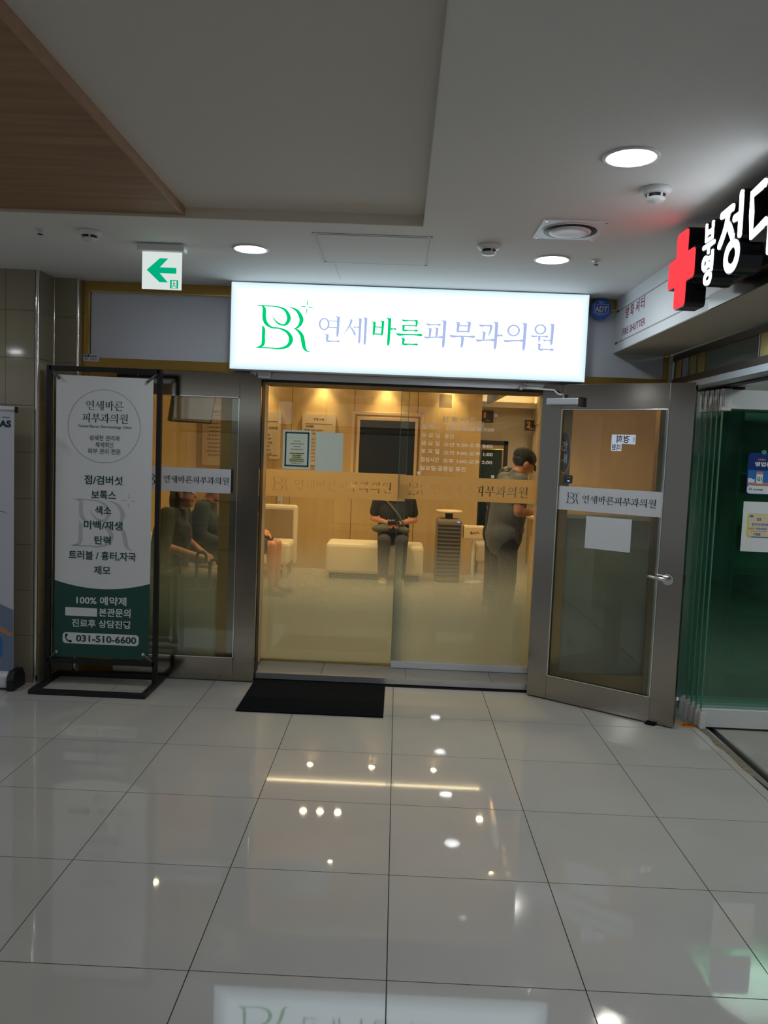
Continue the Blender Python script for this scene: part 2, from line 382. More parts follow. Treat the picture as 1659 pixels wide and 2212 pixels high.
def V(x, y0, y1, w_):
    w_ *= 1.12
    return [S([(x, y0+w_*.25), (x+w_*.06, y0+w_), (x, (y0+y1)/2), (x-w_*.1, y1-w_*.9), (x-w_*.2, y1)], [w_*.9, w_, w_*.9, w_*.85, w_*.25]),
                              ('p', [(x-w_*1.35, y0-w_*.05), (x+w_*.45, y0+w_*.45), (x-w_*.3, y0+w_*1.1), (x-w_*.75, y0+w_*.35)])]
def H(x0, x1, y, w_, rise=0): 
    w_ *= 1.15; L_ = x1-x0; return [S([(x0, y+rise-w_*.5), (x0+w_*1.3, y+rise+w_*.15), (x0+L_*.4, y+rise*.6), (x0+L_*.75, y+rise*.2), (x1-w_*.9, y), (x1, y+w_*.1)], [w_*.3, w_*1.15, w_*.7, w_*.7, w_*1.25, w_*.7])]
def HP(x0, x1, y, w_): return [S([(x0, y), (x1, y)], [w_*.8, w_*.8], False)]
def RG(cx, cy, rx, ry, w_): return [('r', cx, cy, rx, ry, w_)]
A2, A3 = 0.000736, 0.000592
GL = {
 '연': (A2, (735, 363), RG(688,325,47,52,14)+HP(728,800,297,11)+HP(728,800,352,11)+V(808,250,432,22)+V(718,405,474,21)+H(708,828,468,13)),
 '세': (A2, (960, 378), [S([(925,285),(912,335),(862,415)],[20,15,3]), S([(905,338),(935,370),(962,418)],[6,14,18])]+H(940,992,350,10)+V(1000,268,488,20)+V(1048,260,498,22)),
 '바': (A2, (1207, 385), V(1125,302,424,20)+V(1198,292,424,20)+HP(1125,1198,352,11)+HP(1122,1202,411,15)+V(1255,265,507,24)+H(1258,1316,362,13)),
 '른': (A2, (1431, 395), H(1365,1500,295,12)+V(1492,290,350,17)+HP(1372,1495,338,10)+V(1380,335,388,17)+H(1372,1505,378,13)+H(1320,1545,414,15)+V(1384,440,504,20)+H(1374,1510,496,13)),
 '피': (A3, (201, 400), H(100,258,308,17)+V(148,338,452,25)+V(220,333,448,25)+H(85,290,438,17,8)+V(298,252,550,31)),
 '부': (A3, (497, 411), V(448,275,395,28)+V(566,268,392,28)+HP(448,566,320,15)+HP(442,574,380,18)+H(360,634,432,19)+V(500,425,556,28)),
 '과': (A3, (790, 420), H(675,818,322,18)+[S([(808,318),(802,370),(780,434)],[26,24,6])]+V(735,378,480,26)+H(646,850,470,19,10)+V(862,270,570,32)+H(866,935,420,18)),
 '의': (A3, (1071, 430), RG(1052,372,68,62,18)+H(950,1168,476,18,10)+V(1172,282,580,32)),
 '원': (A3, (1369, 432), RG(1342,360,64,54,18)+H(1243,1430,434,15)+[S([(1335,436),(1336,465),(1330,492)],[24,24,10])]+H(1373,1462,474,14)+V(1470,290,522,30)+V(1340,505,580,24)+H(1328,1495,570,19)),
}
LOGO = [S([(100,172),(150,173),(220,174),(290,181),(345,206),(376,265),(362,312),(330,331),(285,318),(250,285),(232,245)],[6,10,10,12,22,34,27,15,15,9,1]),
        S([(140,175),(161,200),(162,270),(180,320),(230,355),(300,361),(368,392),(400,450),(372,508),(300,533),(230,531),(170,531),(95,531)],[6,28,32,30,15,14,25,36,27,15,10,11,5]),
        S([(148,338),(160,372),(160,430),(160,490),(142,518),(95,531)],[2,27,29,30,20,4]),
        S([(365,180),(400,182),(450,210),(484,270),(476,318),(447,350),(418,358)],[2,10,24,35,27,14,2]),
        S([(418,358),(450,368),(490,410),(506,470),(518,520),(542,546),(567,550)],[2,16,30,34,27,12,5]),
        S([(531,107),(531,152)],[4,10],False), S([(529,187),(529,230)],[10,4],False), S([(470,168),(515,169)],[4,10],False), S([(545,170),(588,173)],[10,4],False)]
def put(mb, shapes, sc, ctr, fr, cx, cz, k=1.0, d0=0.0005, d1=0.0012, fat=0.0):
    g = sc*k
    for s_ in shapes:
        if s_[0] == 'p': mb.poly([(cx+(p[0]-ctr[0])*g, cz-(p[1]-ctr[1])*g) for p in s_[1]], fr, d0, d1)
        else: mb.ring((cx+(s_[1]-ctr[0])*g, cz-(s_[2]-ctr[1])*g), s_[3]*g, s_[4]*g, s_[5]*g*.8, fr, d0, d1, wx=s_[5]*g*1.15)
    return mb
SIGN_POS = {'연': (.099, 2.351), '세': (.263, 2.346), '바': (.443, 2.348), '른': (.606, 2.347), '피': (.770, 2.347), '부': (.943, 2.347), '과': (1.113, 2.349), '의': (1.277, 2.349), '원': (1.450, 2.354)}
NAME = '연세바른피부과의원'
def name_text(mb, fr, cx, cz, wd, chars=NAME, d0=0.0005, d1=0.0012):
    x0 = SIGN_POS[chars[0]][0]; x1 = SIGN_POS[chars[-1]][0]; k = wd/(x1-x0+.15)
    for ch in chars:
        px_, pz = SIGN_POS[ch]; sc, ctr, sh = GL[ch]; put(mb, sh, sc, ctr, fr, cx+(px_-(x0+x1)/2)*k, cz+(pz-2.349)*k, k, d0, d1)
    return mb
def logo(mb, fr, cx, cz, ht, d0=0.0005, d1=0.0012): return put(mb, LOGO, ht/448.0, (341, 331), fr, cx, cz, 1, d0, d1)

# ================================================================== STRUCTURE
# floor: polished 60 cm tiles, lines at multiples of 0.6 m
fl = struct('floor', (-.6, -4.2, 0))
box('grout_bed', (-6, 2.47, -9.6, .62, -.05, -.0015), 'grout', fl)
g = .0018
tm = None
for i in range(-10, 4):
    for j in range(-16, 1):
        x0, y0 = i*.6, j*.6
        if tm is None:
            t0 = MB().box(-.3+g, .3-g, -.3+g, .3-g, -.02, 0).build('tile', 'floor_tile', None); tm = t0.data
            t0.parent = fl; t0.location = Vector((x0+.3, y0+.3, 0))-ORG[fl]
            tm.transform(Matrix.Translation((0, 0, 0-.02)))
            continue
        o = bpy.data.objects.new('tile', tm); COL.objects.link(o); o.parent = fl; o.location = Vector((x0+.3, y0+.3, 0))-ORG[fl]
box('tile', (2.4+g, 2.455, -9.6, .6, -.02, -.0), 'floor_tile', fl)
MB().add([(x, y, z) for y, dx in [(-9.6+i*.12, random.uniform(-.018, .02)) for i in range(86)] for x, z in ((2.452+dx, .0004), (2.482, .002))],
         [(2*i, 2*i+1, 2*i+3, 2*i+2) for i in range(85)]).build('mortar_edge', 'mortar', fl)
sbox('floor_shop', (2.56, 6, -9.6, .7, -.05, -.001), 'concrete')
tr = thing('floor_track', (2.5, -2, 0), 'recessed steel floor track of the folding glass wall at right', 'track')
box('rail', (2.482, 2.498, -9.6, .62, -.02, .003), 'alu', tr); box('rail', (2.542, 2.558, -9.6, .62, -.02, .003), 'alu', tr)
box('channel', (2.498, 2.542, -9.6, .62, -.02, -.012), 'dark_bronze', tr)

# raised stone sill in the doorway
sill = struct('trim_1', (.58, .8, 0))
box('sill_core', (-.36, 1.56, .635, 1.0, 0, .044), 'grout', sill)
xs = [-.36, -.50+.6, .70, 1.28, 1.56]
xs = [-.36, .10, .683, 1.27, 1.56]
for a, b in zip(xs, xs[1:]): box('stone_tile', (a+.0015, b-.0015, .637, 1.0, .03, .05), 'sill_tile', sill)
box('sill_nosing', (-.36, 1.56, .624, .636, .012, .051), 'alu', sill)
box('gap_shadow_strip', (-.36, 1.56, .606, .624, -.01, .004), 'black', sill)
sbox('floor_clinic', (-2.6, 3.3, 1.0, 7.2, 0, .05), 'inner_floor')
sbox('floor_clinic_front', (-2.6, -.42, .72, 1.0, 0, .05), 'inner_floor'); sbox('floor_clinic_side', (1.62, 3.3, .72, 1.0, 0, .05), 'inner_floor')

# corridor ceiling with the tray and the timber raft
sbox('ceiling', (-6, 6, -.92, .66, 2.63, 2.83), 'ceiling')
sbox('ceiling_right', (.643, 6, -9.6, -.92, 2.63, 2.83), 'ceiling')
sbox('ceiling_left', (-6, -3.2, -9.6, -.92, 2.63, 2.83), 'ceiling')
sbox('ceiling_tray', (-3.2, .643, -9.6, -.92, 2.677, 2.83), 'coffer')
sbox('trim_2', (-3.2, .643, -.935, -.92, 2.628, 2.677), 'coffer_lip')
raft = MB().box(-3.1, -.474, -9.6, -.937, 2.6405, 2.677).build('ceiling_raft', 'wood_ceiling'); tag(raft, kind='structure')
lamp('AREA', (3.6, -1.2, 2.55), 16.0, (.9, 1, .95), .8)  # unseen shop lamp, added to brighten the green glass
sbox('trim_3', (-.474, -.462, -9.6, -.936, 2.638, 2.677), 'wood_edge')
sbox('trim_4', (.640, .6432, -9.6, -.92, 2.628, 2.633), 'coffer_lip')

# left tiled pier, stepping back to the shopfront
pier = struct('wall_left', (-3.8, .45, 0))
box('backing', (-6, -1.728, .346, .70, 0, 2.63), 'wall_joint', pier); box('backing', (-1.728, -1.566, .571, .70, 0, 2.63), 'wall_joint', pier)
zs = [0]+[.015+.2955*k for k in range(1, 9)]+[2.63]
e = .0012
for k in range(9):
    z0, z1 = zs[k]+e, zs[k+1]-e
    for c in range(8):
        x1 = -1.741 if c == 0 else -1.925-.6*(c-1)-e; x0 = -1.925-.6*c+e
        box('wall_tile', (x0, x1, .335, .348, z0, z1), 'wall_tile', pier)
    box('wall_tile', (-1.730, -1.7175, .352, .558, z0, z1), 'wall_tile', pier)
    box('wall_tile', (-1.716, -1.575, .560, .573, z0, z1), 'wall_tile', pier)
    box('wall_tile', (-1.568, -1.556, .577, .64, z0, z1), 'wall_tile', pier)
for x_, y_ in ((-1.730, .347), (-1.567, .572)):
    MB().cyl((x_, y_, 0), .0125, 2.63, 'z', 14).build('corner_bead', 'chrome', pier)
MB().cyl((-1.716, .558, 0), .004, 2.63, 'z', 8).build('corner_bead', 'chrome', pier)

# clinic shopfront frame
front = struct('trim_5', (.3, .65, 0))
for c in ((-1.556, -1.512, .62, .70, .0, 2.63), (1.55, 1.60, .625, .70, .0, 2.08), (1.645, 1.71, .625, .70, 0, 2.08), (2.283, 2.318, .62, .70, 0, 2.63), (-.62, -.545, .62, .70, 0, 2.08)):
    box('mullion', c, 'brass', front)
for c in ((-1.512, 2.283, .622, .70, 2.07, 2.132), (-1.512, 2.283, .622, .70, 2.566, 2.63), (-1.512, -.62, .63, .70, .0, .14), (1.71, 2.283, .63, .70, .0, .14), (-1.512, -.62, .632, .70, 1.985, 2.07), (1.71, 2.283, .632, .70, 1.96, 2.07)):
    box('rail', c, 'brass', front)
for c in ((-1.512, -1.503, .612, .622, 2.132, 2.566), (-1.512, 2.283, .612, .622, 2.560, 2.568), (2.318, 2.336, .605, .70, 0, 2.40)):
    box('bead', c, 'brass_b' if c[0] < 2.3 else 'white_metal', front)
box('transom_panel', (-1.503, .55, .632, .64, 2.132, 2.562), 'panel_grey', front)
box('transom_panel', (.552, 2.283, .632, .64, 2.132, 2.562), 'panel_grey', front)
# door head and jambs
head = struct('trim_6', (.58, .7, 2.04))
box('head_casing', (-.42, 1.60, .56, .62, 2.028, 2.072), 'alu', head)
box('head_gasket', (-.35, 1.53, .58, .95, 2.012, 2.028), 'black', head)
box('slider_header', (-.42, 1.62, .86, 1.05, 2.028, 2.30), 'alu', head)
box('jamb', (-.42, -.372, .62, .98, 0, 2.028), 'brass', head); box('jamb', (1.555, 1.60, .70, .98, 0, 2.028), 'brass', head)
box('jamb_gasket', (-.372, -.342, .60, .70, 0, 2.02), 'black', head)
box('jamb_lining', (-.372, -.366, .70, .98, .05, 2.02), 'wood_pale', head)
box('jamb_lining', (1.549, 1.555, .66, .98, .05, 2.02), 'wood_pale', head)
box('jamb_post', (-.545, -.42, .61, .72, 0, 2.07), 'steel_v', head); box('jamb_post', (1.60, 1.645, .62, .72, 0, 2.07), 'steel_v', head)

# ------------------------------------------------------------------ side windows
def window(name, x0, x1, z0, z1, fm):
    o = struct(name, ((x0+x1)/2, .66, z0))
    box('pane', (x0, x1, .656, .664, z0, z1), 'glass', o)
    box('frosted_film', (x0, x1, .6665, .667, z0, z1), fm, o); return o
window('window_1', -1.512, -.62, .14, 1.985, 'frost_side')
window('window_2', 1.71, 2.283, .14, 1.96, 'frost_right')

# ------------------------------------------------------------------ clinic interior shell
wb = struct('wall_back', (.0, 5.45, 0))
box('stud_wall', (-2.0, 1.6, 5.46, 5.56, .05, 2.62), 'dark_bronze', wb)
xj = [-2.0, -1.592, -.80, -.008, .792, 1.6]
for a, b in zip(xj, xj[1:]): box('panel', (a+.003, b-.003, 5.44, 5.462, .05, 2.5), 'wood_panel', wb)
box('end_cap', (1.597, 1.60, 5.44, 5.9, .05, 2.5), 'wood_panel', wb)
wl = struct('wall_clinic_left', (-2.0, 3, 0))
for k in range(6): box('panel', (-2.02, -2.0, .72+k*.79+.003, .72+(k+1)*.79-.003, .05, 2.5), 'wood_panel', wl)
sbox('wall_front_left', (-2.6, -1.556, .70, .72, 0, 2.63), 'cream')
sbox('wall_hall_end', (1.3, 3.3, 7.0, 7.1, .05, 2.6), 'cream')
sbox('wall_hall_right', (2.50, 2.6, 3.9, 7.0, .05, 2.6), 'cream')
sbox('wall_partition', (2.12, 3.3, 3.10, 3.2, .05, 2.5), 'wood_panel')
sbox('wall_clinic_right', (3.2, 3.3, .72, 3.1, .05, 2.6), 'cream')
sbox('wall_over_front', (-2.6, 3.3, .70, .74, 2.08, 2.63), 'cream')
sbox('ceiling_clinic', (-2.6, 1.78, .74, 4.35, 2.5, 2.6), 'cream')
sbox('ceiling_clinic_back', (-2.6, 1.78, 5.1, 5.6, 2.5, 2.6), 'cream')
sbox('ceiling_clinic_left', (-2.6, -.95, 4.35, 5.1, 2.5, 2.6), 'cream')
sbox('ceiling_cove', (-.95, 1.78, 4.35, 5.1, 2.62, 2.66), 'cream')
sbox('ceiling_hall', (1.82, 3.3, .74, 7.0, 2.46, 2.6), 'cream')
sbox('trim_7', (1.78, 1.82, .74, 6.6, 2.30, 2.6), 'wood_panel')
sbox('trim_8', (1.60, 2.5, 6.72, 7.0, 2.27, 2.32), 'cream'); sbox('trim_9', (1.60, 2.5, 6.70, 6.72, 2.27, 2.345), 'cream')
cv = thing('cove_light', (.4, 5.08, 2.55), 'warm strip light hidden in the clinic ceiling cove', 'light')
box('light_strip', (-.93, 1.76, 5.06, 5.09, 2.602, 2.612), 'cove', cv)
cv = thing('cove_light', (2.05, 6.9, 2.33), 'warm strip light above the hall ledge behind door sign 2', 'light')
box('light_strip', (1.62, 2.48, 6.80, 6.86, 2.325, 2.335), 'cove', cv)
dn = struct('door_1', (1.95, 6.98, .05))
for c in ((1.70, 1.76, 6.97, 7.0, .05, 1.80), (2.10, 2.16, 6.97, 7.0, .05, 1.80), (1.70, 2.16, 6.97, 7.0, 1.74, 1.80)): box('door_frame', c, 'brown', dn)
box('door_leaf', (1.76, 2.10, 6.985, 7.0, .05, 1.74), 'wood_pale', dn)
dn = struct('door_2', (2.49, 6.2, .05))
box('door_frame', (2.47, 2.5, 6.0, 6.06, .05, 2.1), 'wood_panel', dn); box('door_frame', (2.47, 2.5, 6.7, 6.76, .05, 2.1), 'wood_panel', dn); box('door_frame', (2.47, 2.5, 6.0, 6.76, 2.04, 2.1), 'wood_panel', dn)
box('door_leaf', (2.485, 2.5, 6.06, 6.7, .05, 2.04), 'wood_pale', dn)

# ------------------------------------------------------------------ right-hand shopfront: fire shutter beam, transom, header
beam = struct('trim_10', (2.1, -4, 2.29))
box('beam_body', (1.95, 2.31, -9.6, .632, 2.29, 2.63), 'beam', beam)
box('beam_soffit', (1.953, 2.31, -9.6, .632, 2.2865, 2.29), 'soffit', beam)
box('groove', (1.9485, 1.951, -9.6, .575, 2.545, 2.551), 'beam_groove', beam); box('groove', (1.9485, 1.951, -9.6, .575, 2.342, 2.349), 'beam_groove', beam)
box('groove_end', (1.948, 1.951, .545, .585, 2.543, 2.556), 'black', beam); box('groove_end', (1.948, 1.951, .545, .585, 2.339, 2.353), 'black', beam)
box('steel_fascia', (1.943, 1.950, -9.6, -1.0, 2.2865, 2.352), 'steel', beam)
tx = struct('window_3', (2.34, -1, 2.1))
box('frame_rail', (2.335, 2.37, -9.6, .60, 2.245, 2.2865), 'dark_bronze', tx); box('frame_rail', (2.335, 2.37, -9.6, .60, 2.085, 2.13), 'dark_bronze', tx)
for a, b, mm in ((.44, .54, 'chrome'), (.32, .43, 'chrome'), (.19, .295, 'brass_b'), (.05, .165, 'brass_b'), (-.655, -.64, 'white_metal'), (-.78, -.66, 'brass_b'), (-1.6, -1.5, 'brass_b')):
    box('mullion', (2.338, 2.362, a+.004, b-.004, 2.13, 2.245), mm, tx)
box('transom_panel', (2.345, 2.365, -9.6, .60, 2.13, 2.245), 'transom_glass', tx)
hd = thing('header_track', (2.45, -4, 2.05), 'grey aluminium top track above the folding glass panels', 'track')
box('track_body', (2.33, 2.60, -9.6, .45, 2.052, 2.088), 'alu', hd)
box('track_slot', (2.44, 2.50, -9.6, .45, 2.044, 2.052), 'black', hd)
sbox('wall_shop_front', (2.336, 6, .66, .72, 0, 2.63), 'shop_wall')
sbox('trim_11', (2.336, 2.40, .60, .66, 0, 2.05), 'dark_bronze')
sbox('wall_shop_right', (5.0, 5.1, -9.6, .66, 0, 2.63), 'panel_grey')
sbox('wall_far_right', (2.62, 2.66, -9.6, -2.3, 0, 2.05), 'panel_grey')
sbox('wall_behind', (-6, 6, -9.7, -9.6, 0, 2.63), 'panel_grey')
sh = thing('shop_shelf', (4.0, .4, 0), 'dim shelf unit behind the green glass panels', 'shelf')
for k in range(6): box('shelf_board', (2.75, 4.9, .42, .64, .25+k*.32, .27+k*.32), 'beam_groove', sh)
box('side_panel', (2.73, 2.75, .42, .64, 0, 1.95), 'beam_groove', sh); box('side_panel', (4.9, 4.92, .42, .64, 0, 1.95), 'beam_groove', sh)
# ================================================================== LIGHT FITTINGS
def downlight(x, y, z=2.63, r=.082, on=True, label=None, power=None):
    t = thing('ceiling_downlight', (x, y, z), label or 'round recessed ceiling downlight', 'light')
    MB().lathe((x, y, z), [(r+.014, -.0005), (r+.012, -.006), (r, -.006), (r-.002, .0), (r-.004, .002)], 40).build('trim_ring', 'white_plastic', t)
    MB().cyl((x, y, z-.002), r-.003, .001, 'z', 40).build('diffuser', 'lamp_disc', t)
    return t
downlight(-.257, -.395, label='round lit downlight in the ceiling right of the green arrow sign', power=P_DOWN*.7)
downlight(1.325, -1.862, label='large round lit downlight nearest the camera, above the square vent plate', power=P_DOWN*1.0)
downlight(1.335, -.402, label='round lit downlight in the ceiling above the right end of the light box sign', power=P_DOWN*.7)
for i, (x, y) in enumerate(((1.33, -3.1), (1.33, -4.5), (1.33, -5.95), (1.33, -7.4), (-4.2, -1.5), (-4.2, -4.5), (-2.8, -.3))):
    if y > -4 and x > 0: lb = 'corridor downlight overhead just outside the top of the frame'
    t = downlight(x, y, label='round corridor downlight outside the frame, '+['second of the row behind the viewer', 'third of the row behind the viewer', 'fourth of the row behind the viewer', 'last of the row behind the viewer', 'at far left near the pier', 'at far left behind the viewer', 'left of the roll-up banner'][i])
    t['group'] = 'corridor downlights behind the viewer'

def int_spot(x, y, tgt, power, spot, lab, grp):
    t = thing('spot_light', (x, y, 2.5), lab, 'light', grp)
    MB().lathe((x, y, 2.5), [(.048, 0), (.046, -.004), (.036, -.004)], 20).build('trim_ring', 'white_plastic', t)
    MB().cyl((x, y, 2.4965), .034, .001, 'z', 20).build('lens', 'lamp_warm', t)
    l = lamp('SPOT', (x, y, 2.485), power, WARM, .03, (tgt[0], tgt[1], 0), spot, .8)
for x in (-1.2, -.41, .39, 1.19): int_spot(x, 5.33, (x, 5.345), P_SPOT*2.6, 84, 'small warm spot washing the timber wall '+{-1.2: 'at its far left', -.41: 'above the cream treatment board', .39: 'above the wall screen', 1.19: 'right of the wall screen'}[x], 'wall wash spots')
DESC = ['left one of the row of three before the cove', 'middle one of the row of three before the cove', 'right one of the row of three before the cove', 'farther one by the hall bulkhead', 'middle one by the hall bulkhead', 'alone in mid room', 'near the hanging monitor', 'left of the pair inside the door', 'right of the pair inside the door', 'by the counter']
for x, y in ((-.34, 4.0), (-.15, 4.0), (.05, 4.0), (1.65, 4.0), (1.65, 2.9), (.05, 2.95), (-1.54, 2.4), (-.34, 1.68), (.04, 1.68), (1.3, 1.7)):
    int_spot(x, y, (x, y+.01), P_INT*5.2, 130, 'small warm ceiling spot, '+DESC.pop(0), 'waiting room ceiling spots')
for x, y in ((2.1, 5.2), (2.3, 4.6), (2.15, 6.1), (2.6, 2.2)):
    t = thing('spot_light', (x, y, 2.46), 'small warm spot in the hall ceiling, '+{5.2: 'second from the hall end wall', 4.6: 'third from the hall end wall', 6.1: 'nearest the hall end wall', 2.2: 'above the reception counter'}[y], 'light', 'hall ceiling spots')
    MB().lathe((x, y, 2.46), [(.048, 0), (.046, -.004), (.036, -.004)], 20).build('trim_ring', 'white_plastic', t)
    MB().cyl((x, y, 2.4565), .034, .001, 'z', 20).build('lens', 'lamp_warm', t)
    lamp('SPOT', (x, y, 2.445), P_INT*3.4, (1, .78, .48), .03, (x, y+.01, 0), 120, .8)

# ================================================================== MAIN LIGHT BOX SIGN
sg = thing('light_box_sign', (.6, .5, 2.07), 'long white lit light box sign with green monogram and nine Korean letters above the doorway', 'sign')
box('housing', (-.536, 1.735, .445, .615, 2.074, 2.626), 'sign_side', sg, .004)
box('face_panel', (-.532, 1.731, .438, .446, 2.078, 2.622), 'sign_face', sg, .002)
fs_ = fr_front(.4375)
logo(MB(), fs_, -.187, 2.363, .330).build('monogram', 'sign_green', sg)['label'] = 'green BR monogram with a small four-point star'
for ch in NAME:
    x_, z_ = SIGN_POS[ch]; sc_, ct_, sh_ = GL[ch]
    o = put(MB(), sh_, sc_, ct_, fs_, x_, z_).build('letter', 'sign_green' if ch in '바른' else 'sign_lav', sg)
    o['label'] = ('green' if ch in '바른' else 'pale lavender')+' letter '+ch
o = box('hanging_bracket', (-.36, -.28, .50, .56, 2.03, 2.075), 'alu', sg, .004)

# ================================================================== EXIT SIGN
ex = thing('exit_sign', (-.72, -.42, 2.63), 'hanging lit sign with green left arrow and running man', 'sign')
box('housing', (-.846, -.592, -.455, -.385, 2.588, 2.63), 'white_plastic', ex, .012)
box('lit_panel', (-.822, -.614, -.426, -.414, 2.396, 2.588), 'exit_white', ex)
fe = fr_front(-.4262)
MB().poly([(-.797,2.494),(-.728,2.556),(-.684,2.556),(-.728,2.509),(-.640,2.509),(-.640,2.479),(-.728,2.479),(-.684,2.432),(-.728,2.432)], fe, .0002, .0012).build('arrow', 'exit_green', ex)
mb = MB()
for pl in ([(-.672,2.402),(-.629,2.402),(-.629,2.445),(-.672,2.445)],): mb.poly(pl, fe, .0002, .0010)
mb.build('pictogram_panel', 'exit_green', ex)
mb = MB()
mb.poly([(-.663,2.404),(-.638,2.404),(-.638,2.441),(-.663,2.441)], fe, .0011, .0014); mb.build('doorway', 'exit_white', ex)
mb = MB(); q = lambda p, w_: mb.poly(S(p, w_, False)[1], fe, .0015, .0019)
mb.ring((-.652, 2.436), .0035, .0035, .0034, fe, .0015, .0019, 12)
q([(-.653,2.431),(-.650,2.420)], [.006,.006]); q([(-.650,2.420),(-.657,2.413),(-.658,2.405)], [.005,.004,.003]); q([(-.650,2.420),(-.644,2.414),(-.640,2.406)], [.005,.004,.003])
q([(-.653,2.430),(-.660,2.425)], [.003,.003]); q([(-.652,2.430),(-.644,2.427),(-.641,2.431)], [.003,.003,.003])
mb.build('running_figure', 'exit_green', ex)

# ================================================================== CEILING FITTINGS
def detector(x, y, lab):
    t = thing('smoke_detector', (x, y, 2.63), lab, 'detector')
    MB().lathe((x, y, 2.63), [(.0, 0), (.056, 0), (.058, -.010), (.050, -.020), (.040, -.024), (.036, -.024)], 36).build('base_plate', 'white_plastic', t)
    MB().lathe((x, y, 2.63), [(.034, -.022), (.034, -.036)], 36).build('sensor_slot', 'black', t)
    MB().lathe((x, y, 2.63), [(.036, -.036), (.037, -.038), (.032, -.047), (.0, -.050)], 36).build('sensor_cap', 'white_plastic', t)
    for k in range(4):
        a = R(20+90*k); MB().box(x+.034*math.cos(a)-.004, x+.034*math.cos(a)+.004, y+.034*math.sin(a)-.004, y+.034*math.sin(a)+.004, 2.592, 2.608).build('rib', 'white_plastic', t)
detector(-1.02, -.635, 'white smoke detector left of the green arrow sign')
detector(.976, -.64, 'white smoke detector between the access hatch and the square vent plate')
detector(1.510, -1.55, 'white smoke detector beside the large nearest downlight')
def sprinkler(x, y, lab):
    t = thing('sprinkler', (x, y, 2.63), lab, 'sprinkler')
    MB().lathe((x, y, 2.63), [(0, 0), (.026, 0), (.022, -.005), (.008, -.006)], 24).build('escutcheon', 'white_metal', t)
    MB().cyl((x, y, 2.606), .006, .020, 'z', 10).build('nozzle', 'chrome', t)
    MB().lathe((x, y, 2.63), [(0, -.024), (.014, -.024), (.014, -.027), (0, -.027)], 16).build('deflector', 'dark_bronze', t)
sprinkler(-1.27, -.634, 'small ceiling sprinkler at far left near the timber raft')
sprinkler(1.56, -.416, 'small ceiling sprinkler right of the downlight near the light box')
vt = thing('vent_plate', (1.308, -.965, 2.63), 'square white ceiling vent plate with a round dished centre', 'vent')
box('plate', (1.162, 1.455, -1.118, -.812, 2.624, 2.63), 'white_plastic', vt, .002)
MB().lathe((1.308, -.965, 2.624), [(.126, -.0005), (.126, -.004), (.119, -.004)], 44).build('outer_ring', 'white_plastic', vt)
MB().lathe((1.308, -.965, 2.624), [(.120, -.0042), (.120, -.0060), (.090, -.0060)], 44).build('ring_gap', 'black', vt)
MB().lathe((1.308, -.965, 2.624), [(.094, -.006), (.093, -.011), (.07, -.014), (.04, -.012), (0, -.011)], 44).build('dish', 'white_plastic', vt)
for x_, y_ in ((1.178, -1.10), (1.44, -1.10), (1.178, -.83), (1.44, -.83)): MB().cyl((x_, y_, 2.6215), .005, .003, 'z', 10).build('screw', 'chrome', vt)
ht = thing('access_hatch', (.40, -.455, 2.63), 'flush square access hatch in the ceiling above the light box', 'hatch')
box('hatch_panel', (.128, .672, -.735, -.175, 2.626, 2.63), 'ceiling', ht, .001)
for c in ((.108, .692, -.757, -.748), (.108, .692, -.165, -.156)): box('frame_strip', (*c, 2.6275, 2.63), 'beam_groove', ht)
for c in ((.108, .113, -.757, -.156), (.686, .692, -.757, -.156)): box('frame_strip', (*c, 2.6275, 2.63), 'beam_groove', ht)
tag(MB().box(.168, .170, -.13, .3, 2.6285, 2.63).build('ceiling_joint', 'beam_groove'), kind='structure')

# ADT octagon
ad = thing('alarm_plaque', (1.835, .56, 2.56), 'blue octagonal security alarm plaque right of the light box', 'sign')
mb = MB(); mb.poly([(1.838+.071*math.cos(R(22.5+45*k)), 2.560+.071*math.sin(R(22.5+45*k))) for k in range(8)], fr_front(.56), -.03, .004); mb.build('plaque_body', 'blue', ad, .003)
box('wall_arm', (1.80, 1.88, .59, .625, 2.53, 2.59), 'brass', ad)
f = fr_front(.5555)
text('lettering', 'ADT', f, 1.838, 2.558, .080, .036, 'white_plastic', ad, .02); text('lettering', '캡스', f, 1.838, 2.601, .034, .014, 'white_plastic', ad, .01); text('lettering', 'WORLD No.1', f, 1.838, 2.523, .056, .008, 'white_plastic', ad)
mb = MB()
for a in ([(1.792,2.532),(1.884,2.532),(1.884,2.5345),(1.792,2.5345)],[(1.792,2.586),(1.884,2.586),(1.884,2.5885),(1.792,2.5885)],[(1.792,2.532),(1.7945,2.532),(1.7945,2.588),(1.792,2.588)],[(1.8815,2.532),(1.884,2.532),(1.884,2.588),(1.8815,2.588)]): mb.poly(a, f, .0005, .001)
mb.build('lettering_border', 'white_plastic', ad)

# small unit number plate on the bronze rail
pl = thing('number_plate', (-1.5, .615, 2.105), 'small white unit number plate on the bronze rail above the banner stand', 'sign')
box('plate', (-1.545, -1.440, .612, .620, 2.105, 2.150), 'paper', pl)
f = fr_front(.612); text('lettering', '103', f, -1.525, 2.121, .026, .014, 'ink', pl); text('lettering', '연세바른', f, -1.475, 2.137, .048, .014, 'ink', pl); text('lettering', '피부과', f, -1.475, 2.118, .040, .014, 'ink', pl)
box('blue_tab', (-1.540, -1.513, .611, .612, 2.133, 2.146), 'sky_blue', pl)

# fire shutter words on the beam
f = fr_side(1.950)
sw = thing('shutter_lettering', (1.95, .2, 2.4), 'dark red fire shutter words in Korean and English on the white beam', 'lettering')
for ch, y_ in (('방', .345), ('화', .245), ('셔', .135), ('터', .035)): text('letter', ch, f, -y_, 2.507, .072, .073, 'red_ink', sw, .012)
text('lettering', 'FIRE SHUTTER', f, -.195, 2.394, .46, .042, 'red_ink', sw, .004)

